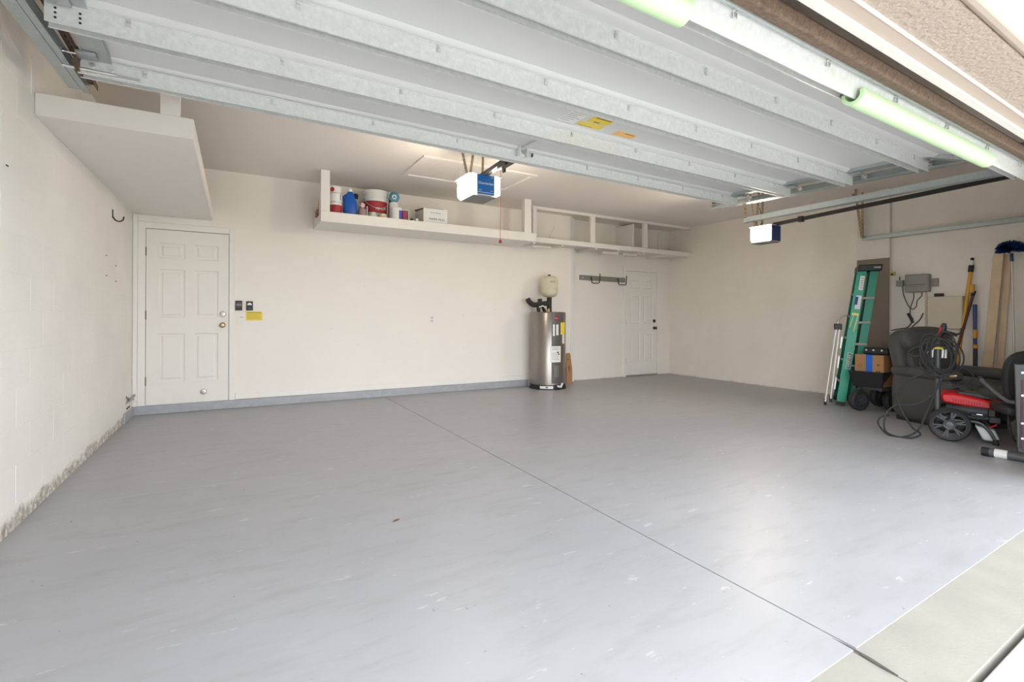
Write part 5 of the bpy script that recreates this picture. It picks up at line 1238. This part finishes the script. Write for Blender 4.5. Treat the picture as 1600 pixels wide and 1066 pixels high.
for k in range(1500):
    th = random.uniform(0, 2*math.pi); ph = math.asin(random.uniform(-0.25, 0.97))
    v_ = Vector((math.cos(th)*math.cos(ph), math.sin(th)*math.cos(ph), math.sin(ph)))
    L = random.uniform(0.09, 0.12)
    a_ = core+v_*0.015; b_ = core+Vector((v_.x*L*0.8, v_.y*L*1.15, v_.z*L)); sd = v_.orthogonal().normalized()*0.0018
    k0 = len(br.v); br.v += [tuple(a_-sd), tuple(a_+sd), tuple(b_+sd*1.6), tuple(b_-sd*1.6)]; br.f.append((k0, k0+1, k0+2, k0+3))
bo = br.build('bristles', M_bluebrush, db, smooth=False); bo['kind'] = 'stuff'

# electrical boxes on the right wall
def rbox(x, y0, y1, z0, z1): return MB().box(x, RW-0.0005, y0, y1, z0, z1)
ic = thing('irrigation_controller', 'grey plastic controller box with fold-out tab on the right wall', 'controller', (RW, 2.9, 1.48), 0)
MB().box(RW-0.085, RW-0.0005, 2.765, 3.02, 1.47, 1.70).build('case', M_boxgrey, ic, bevel=0.014)
MB().box(RW-0.089, RW-0.083, 2.79, 3.01, 1.565, 1.57).box(RW-0.089, RW-0.083, 2.80, 3.0, 1.545, 1.548).build('lid_seam', M_darkgrey, ic)
MB().cyl((RW-0.086, 2.815, 1.59), (RW-0.094, 2.815, 1.59), 0.012, n=14).build('latch_knob', M_boxgrey, ic)
MB().box(RW-0.012, RW-0.0005, 2.69, 2.764, 1.535, 1.64).build('side_tab', M_boxgrey, ic, bevel=0.004)
tf = thing('power_adapter', 'small grey power adapter plugged in beside the controller', 'adapter', (RW, 3.08, 1.56), 0)
MB().box(RW-0.05, RW-0.0005, 3.055, 3.13, 1.555, 1.635).build('case', M_boxgrey, tf, bevel=0.006)
MB().cyl((RW-0.02, 3.10, 1.64), (RW-0.02, 3.10, 1.685), 0.007, n=8).build('stub', M_black, tf)
xw = RW-0.014
cb = thing('hanging_cables', 'grey cords hanging from the controller into a black plug splice', 'cables', (RW, 2.95, 1.2), 0)
MB().tube(spline([(xw, 3.07, 1.555), (xw, 3.06, 1.45), (xw, 3.02, 1.33), (xw, 2.985, 1.265)], 6), 0.006, 8).tube(spline([(xw, 2.95, 1.469), (xw, 2.948, 1.40), (xw, 2.975, 1.30), (xw, 2.985, 1.25), (xw, 2.985, 1.20)], 6), 0.006, 8).tube(spline([(xw, 2.86, 1.469), (xw, 2.865, 1.42), (xw, 2.91, 1.36), (xw, 2.92, 1.29), (xw, 2.95, 1.255), (xw, 2.98, 1.26)], 6), 0.006, 8).build('cable', M_cord, cb)
MB().obox((xw-0.004, 2.985, 1.155), (0, 1, -0.5), (1, 0, 0), (0, 0.5, 1), 0.016, 0.012, 0.05).obox((xw-0.004, 2.962, 1.095), (0, 1, -0.3), (1, 0, 0), (0, 0.3, 1), 0.014, 0.012, 0.022).build('plug_splice', M_black, cb, bevel=0.004)
MB().tube(spline([(xw, 2.965, 1.08), (xw, 3.0, 1.03), (xw, 3.05, 0.98), (xw, 3.08, 0.90)], 6), 0.007, 8).build('cable', M_cord, cb)
c3 = tag(MB().tube(spline([(xw, 2.845, 1.20), (xw, 2.88, 1.12), (xw, 2.93, 1.06), (xw, 2.99, 0.98), (xw, 3.02, 0.88)], 6), 0.007, 8).build('loose_cable', M_cord), 'loose dark cable slanting along the right wall above the recliner', 'cable')
pb = thing('wall_cabinet', 'beige metal wiring cabinet on the right wall', 'cabinet', (RW, 2.6, 1.0), 0)
MB().box(RW-0.10, RW-0.0005, 2.43, 2.775, 1.005, 1.405).build('case', M_beige, pb, bevel=0.004)
MB().box(RW-0.106, RW-0.1005, 2.437, 2.768, 1.012, 1.398).build('door', M_beige, pb, bevel=0.003)
rm = tag(MB().box(RW-0.09, RW-0.03, 2.625, 2.71, 1.4055, 1.445).build('remote_control', M_black, bevel=0.008), 'small black device lying on top of the beige cabinet', 'device')
cd = thing('conduit', 'beige conduit with strap clips running down beside the cabinet', 'conduit', (RW, 2.80, 0), 0)
MB().tube([(RW-0.014, 2.815, 1.47), (RW-0.014, 2.81, 0.6)], 0.012, 10).build('pipe', M_beige, cd); MB().tube([(RW-0.012, 2.79, 1.33), (RW-0.012, 2.79, 0.6)], 0.008, 10).build('pipe', M_beige, cd)
for zz in (1.30, 1.12, 1.05): MB().box(RW-0.03, RW-0.0005, 2.775, 2.83, zz-0.008, zz+0.008).build('strap', M_beige, cd)
MB().tube([(RW-0.02, 2.79, 1.32), (RW-0.02, 2.79, 1.34)], 0.012, 8).build('fitting', M_nickel, cd)

# small litter on the floor
tag(MB().prism([(0, 0), (0.03, 0.006), (0.045, 0.02), (0.02, 0.018)], tuple(Vector((0.75, 2.63, 0.0005))), (1, 0, 0), (0, 1, 0), (0, 0, 1), 0.004).build('dry_leaf', M_rustmetal), 'tiny dry leaf on the grey floor', 'leaf')
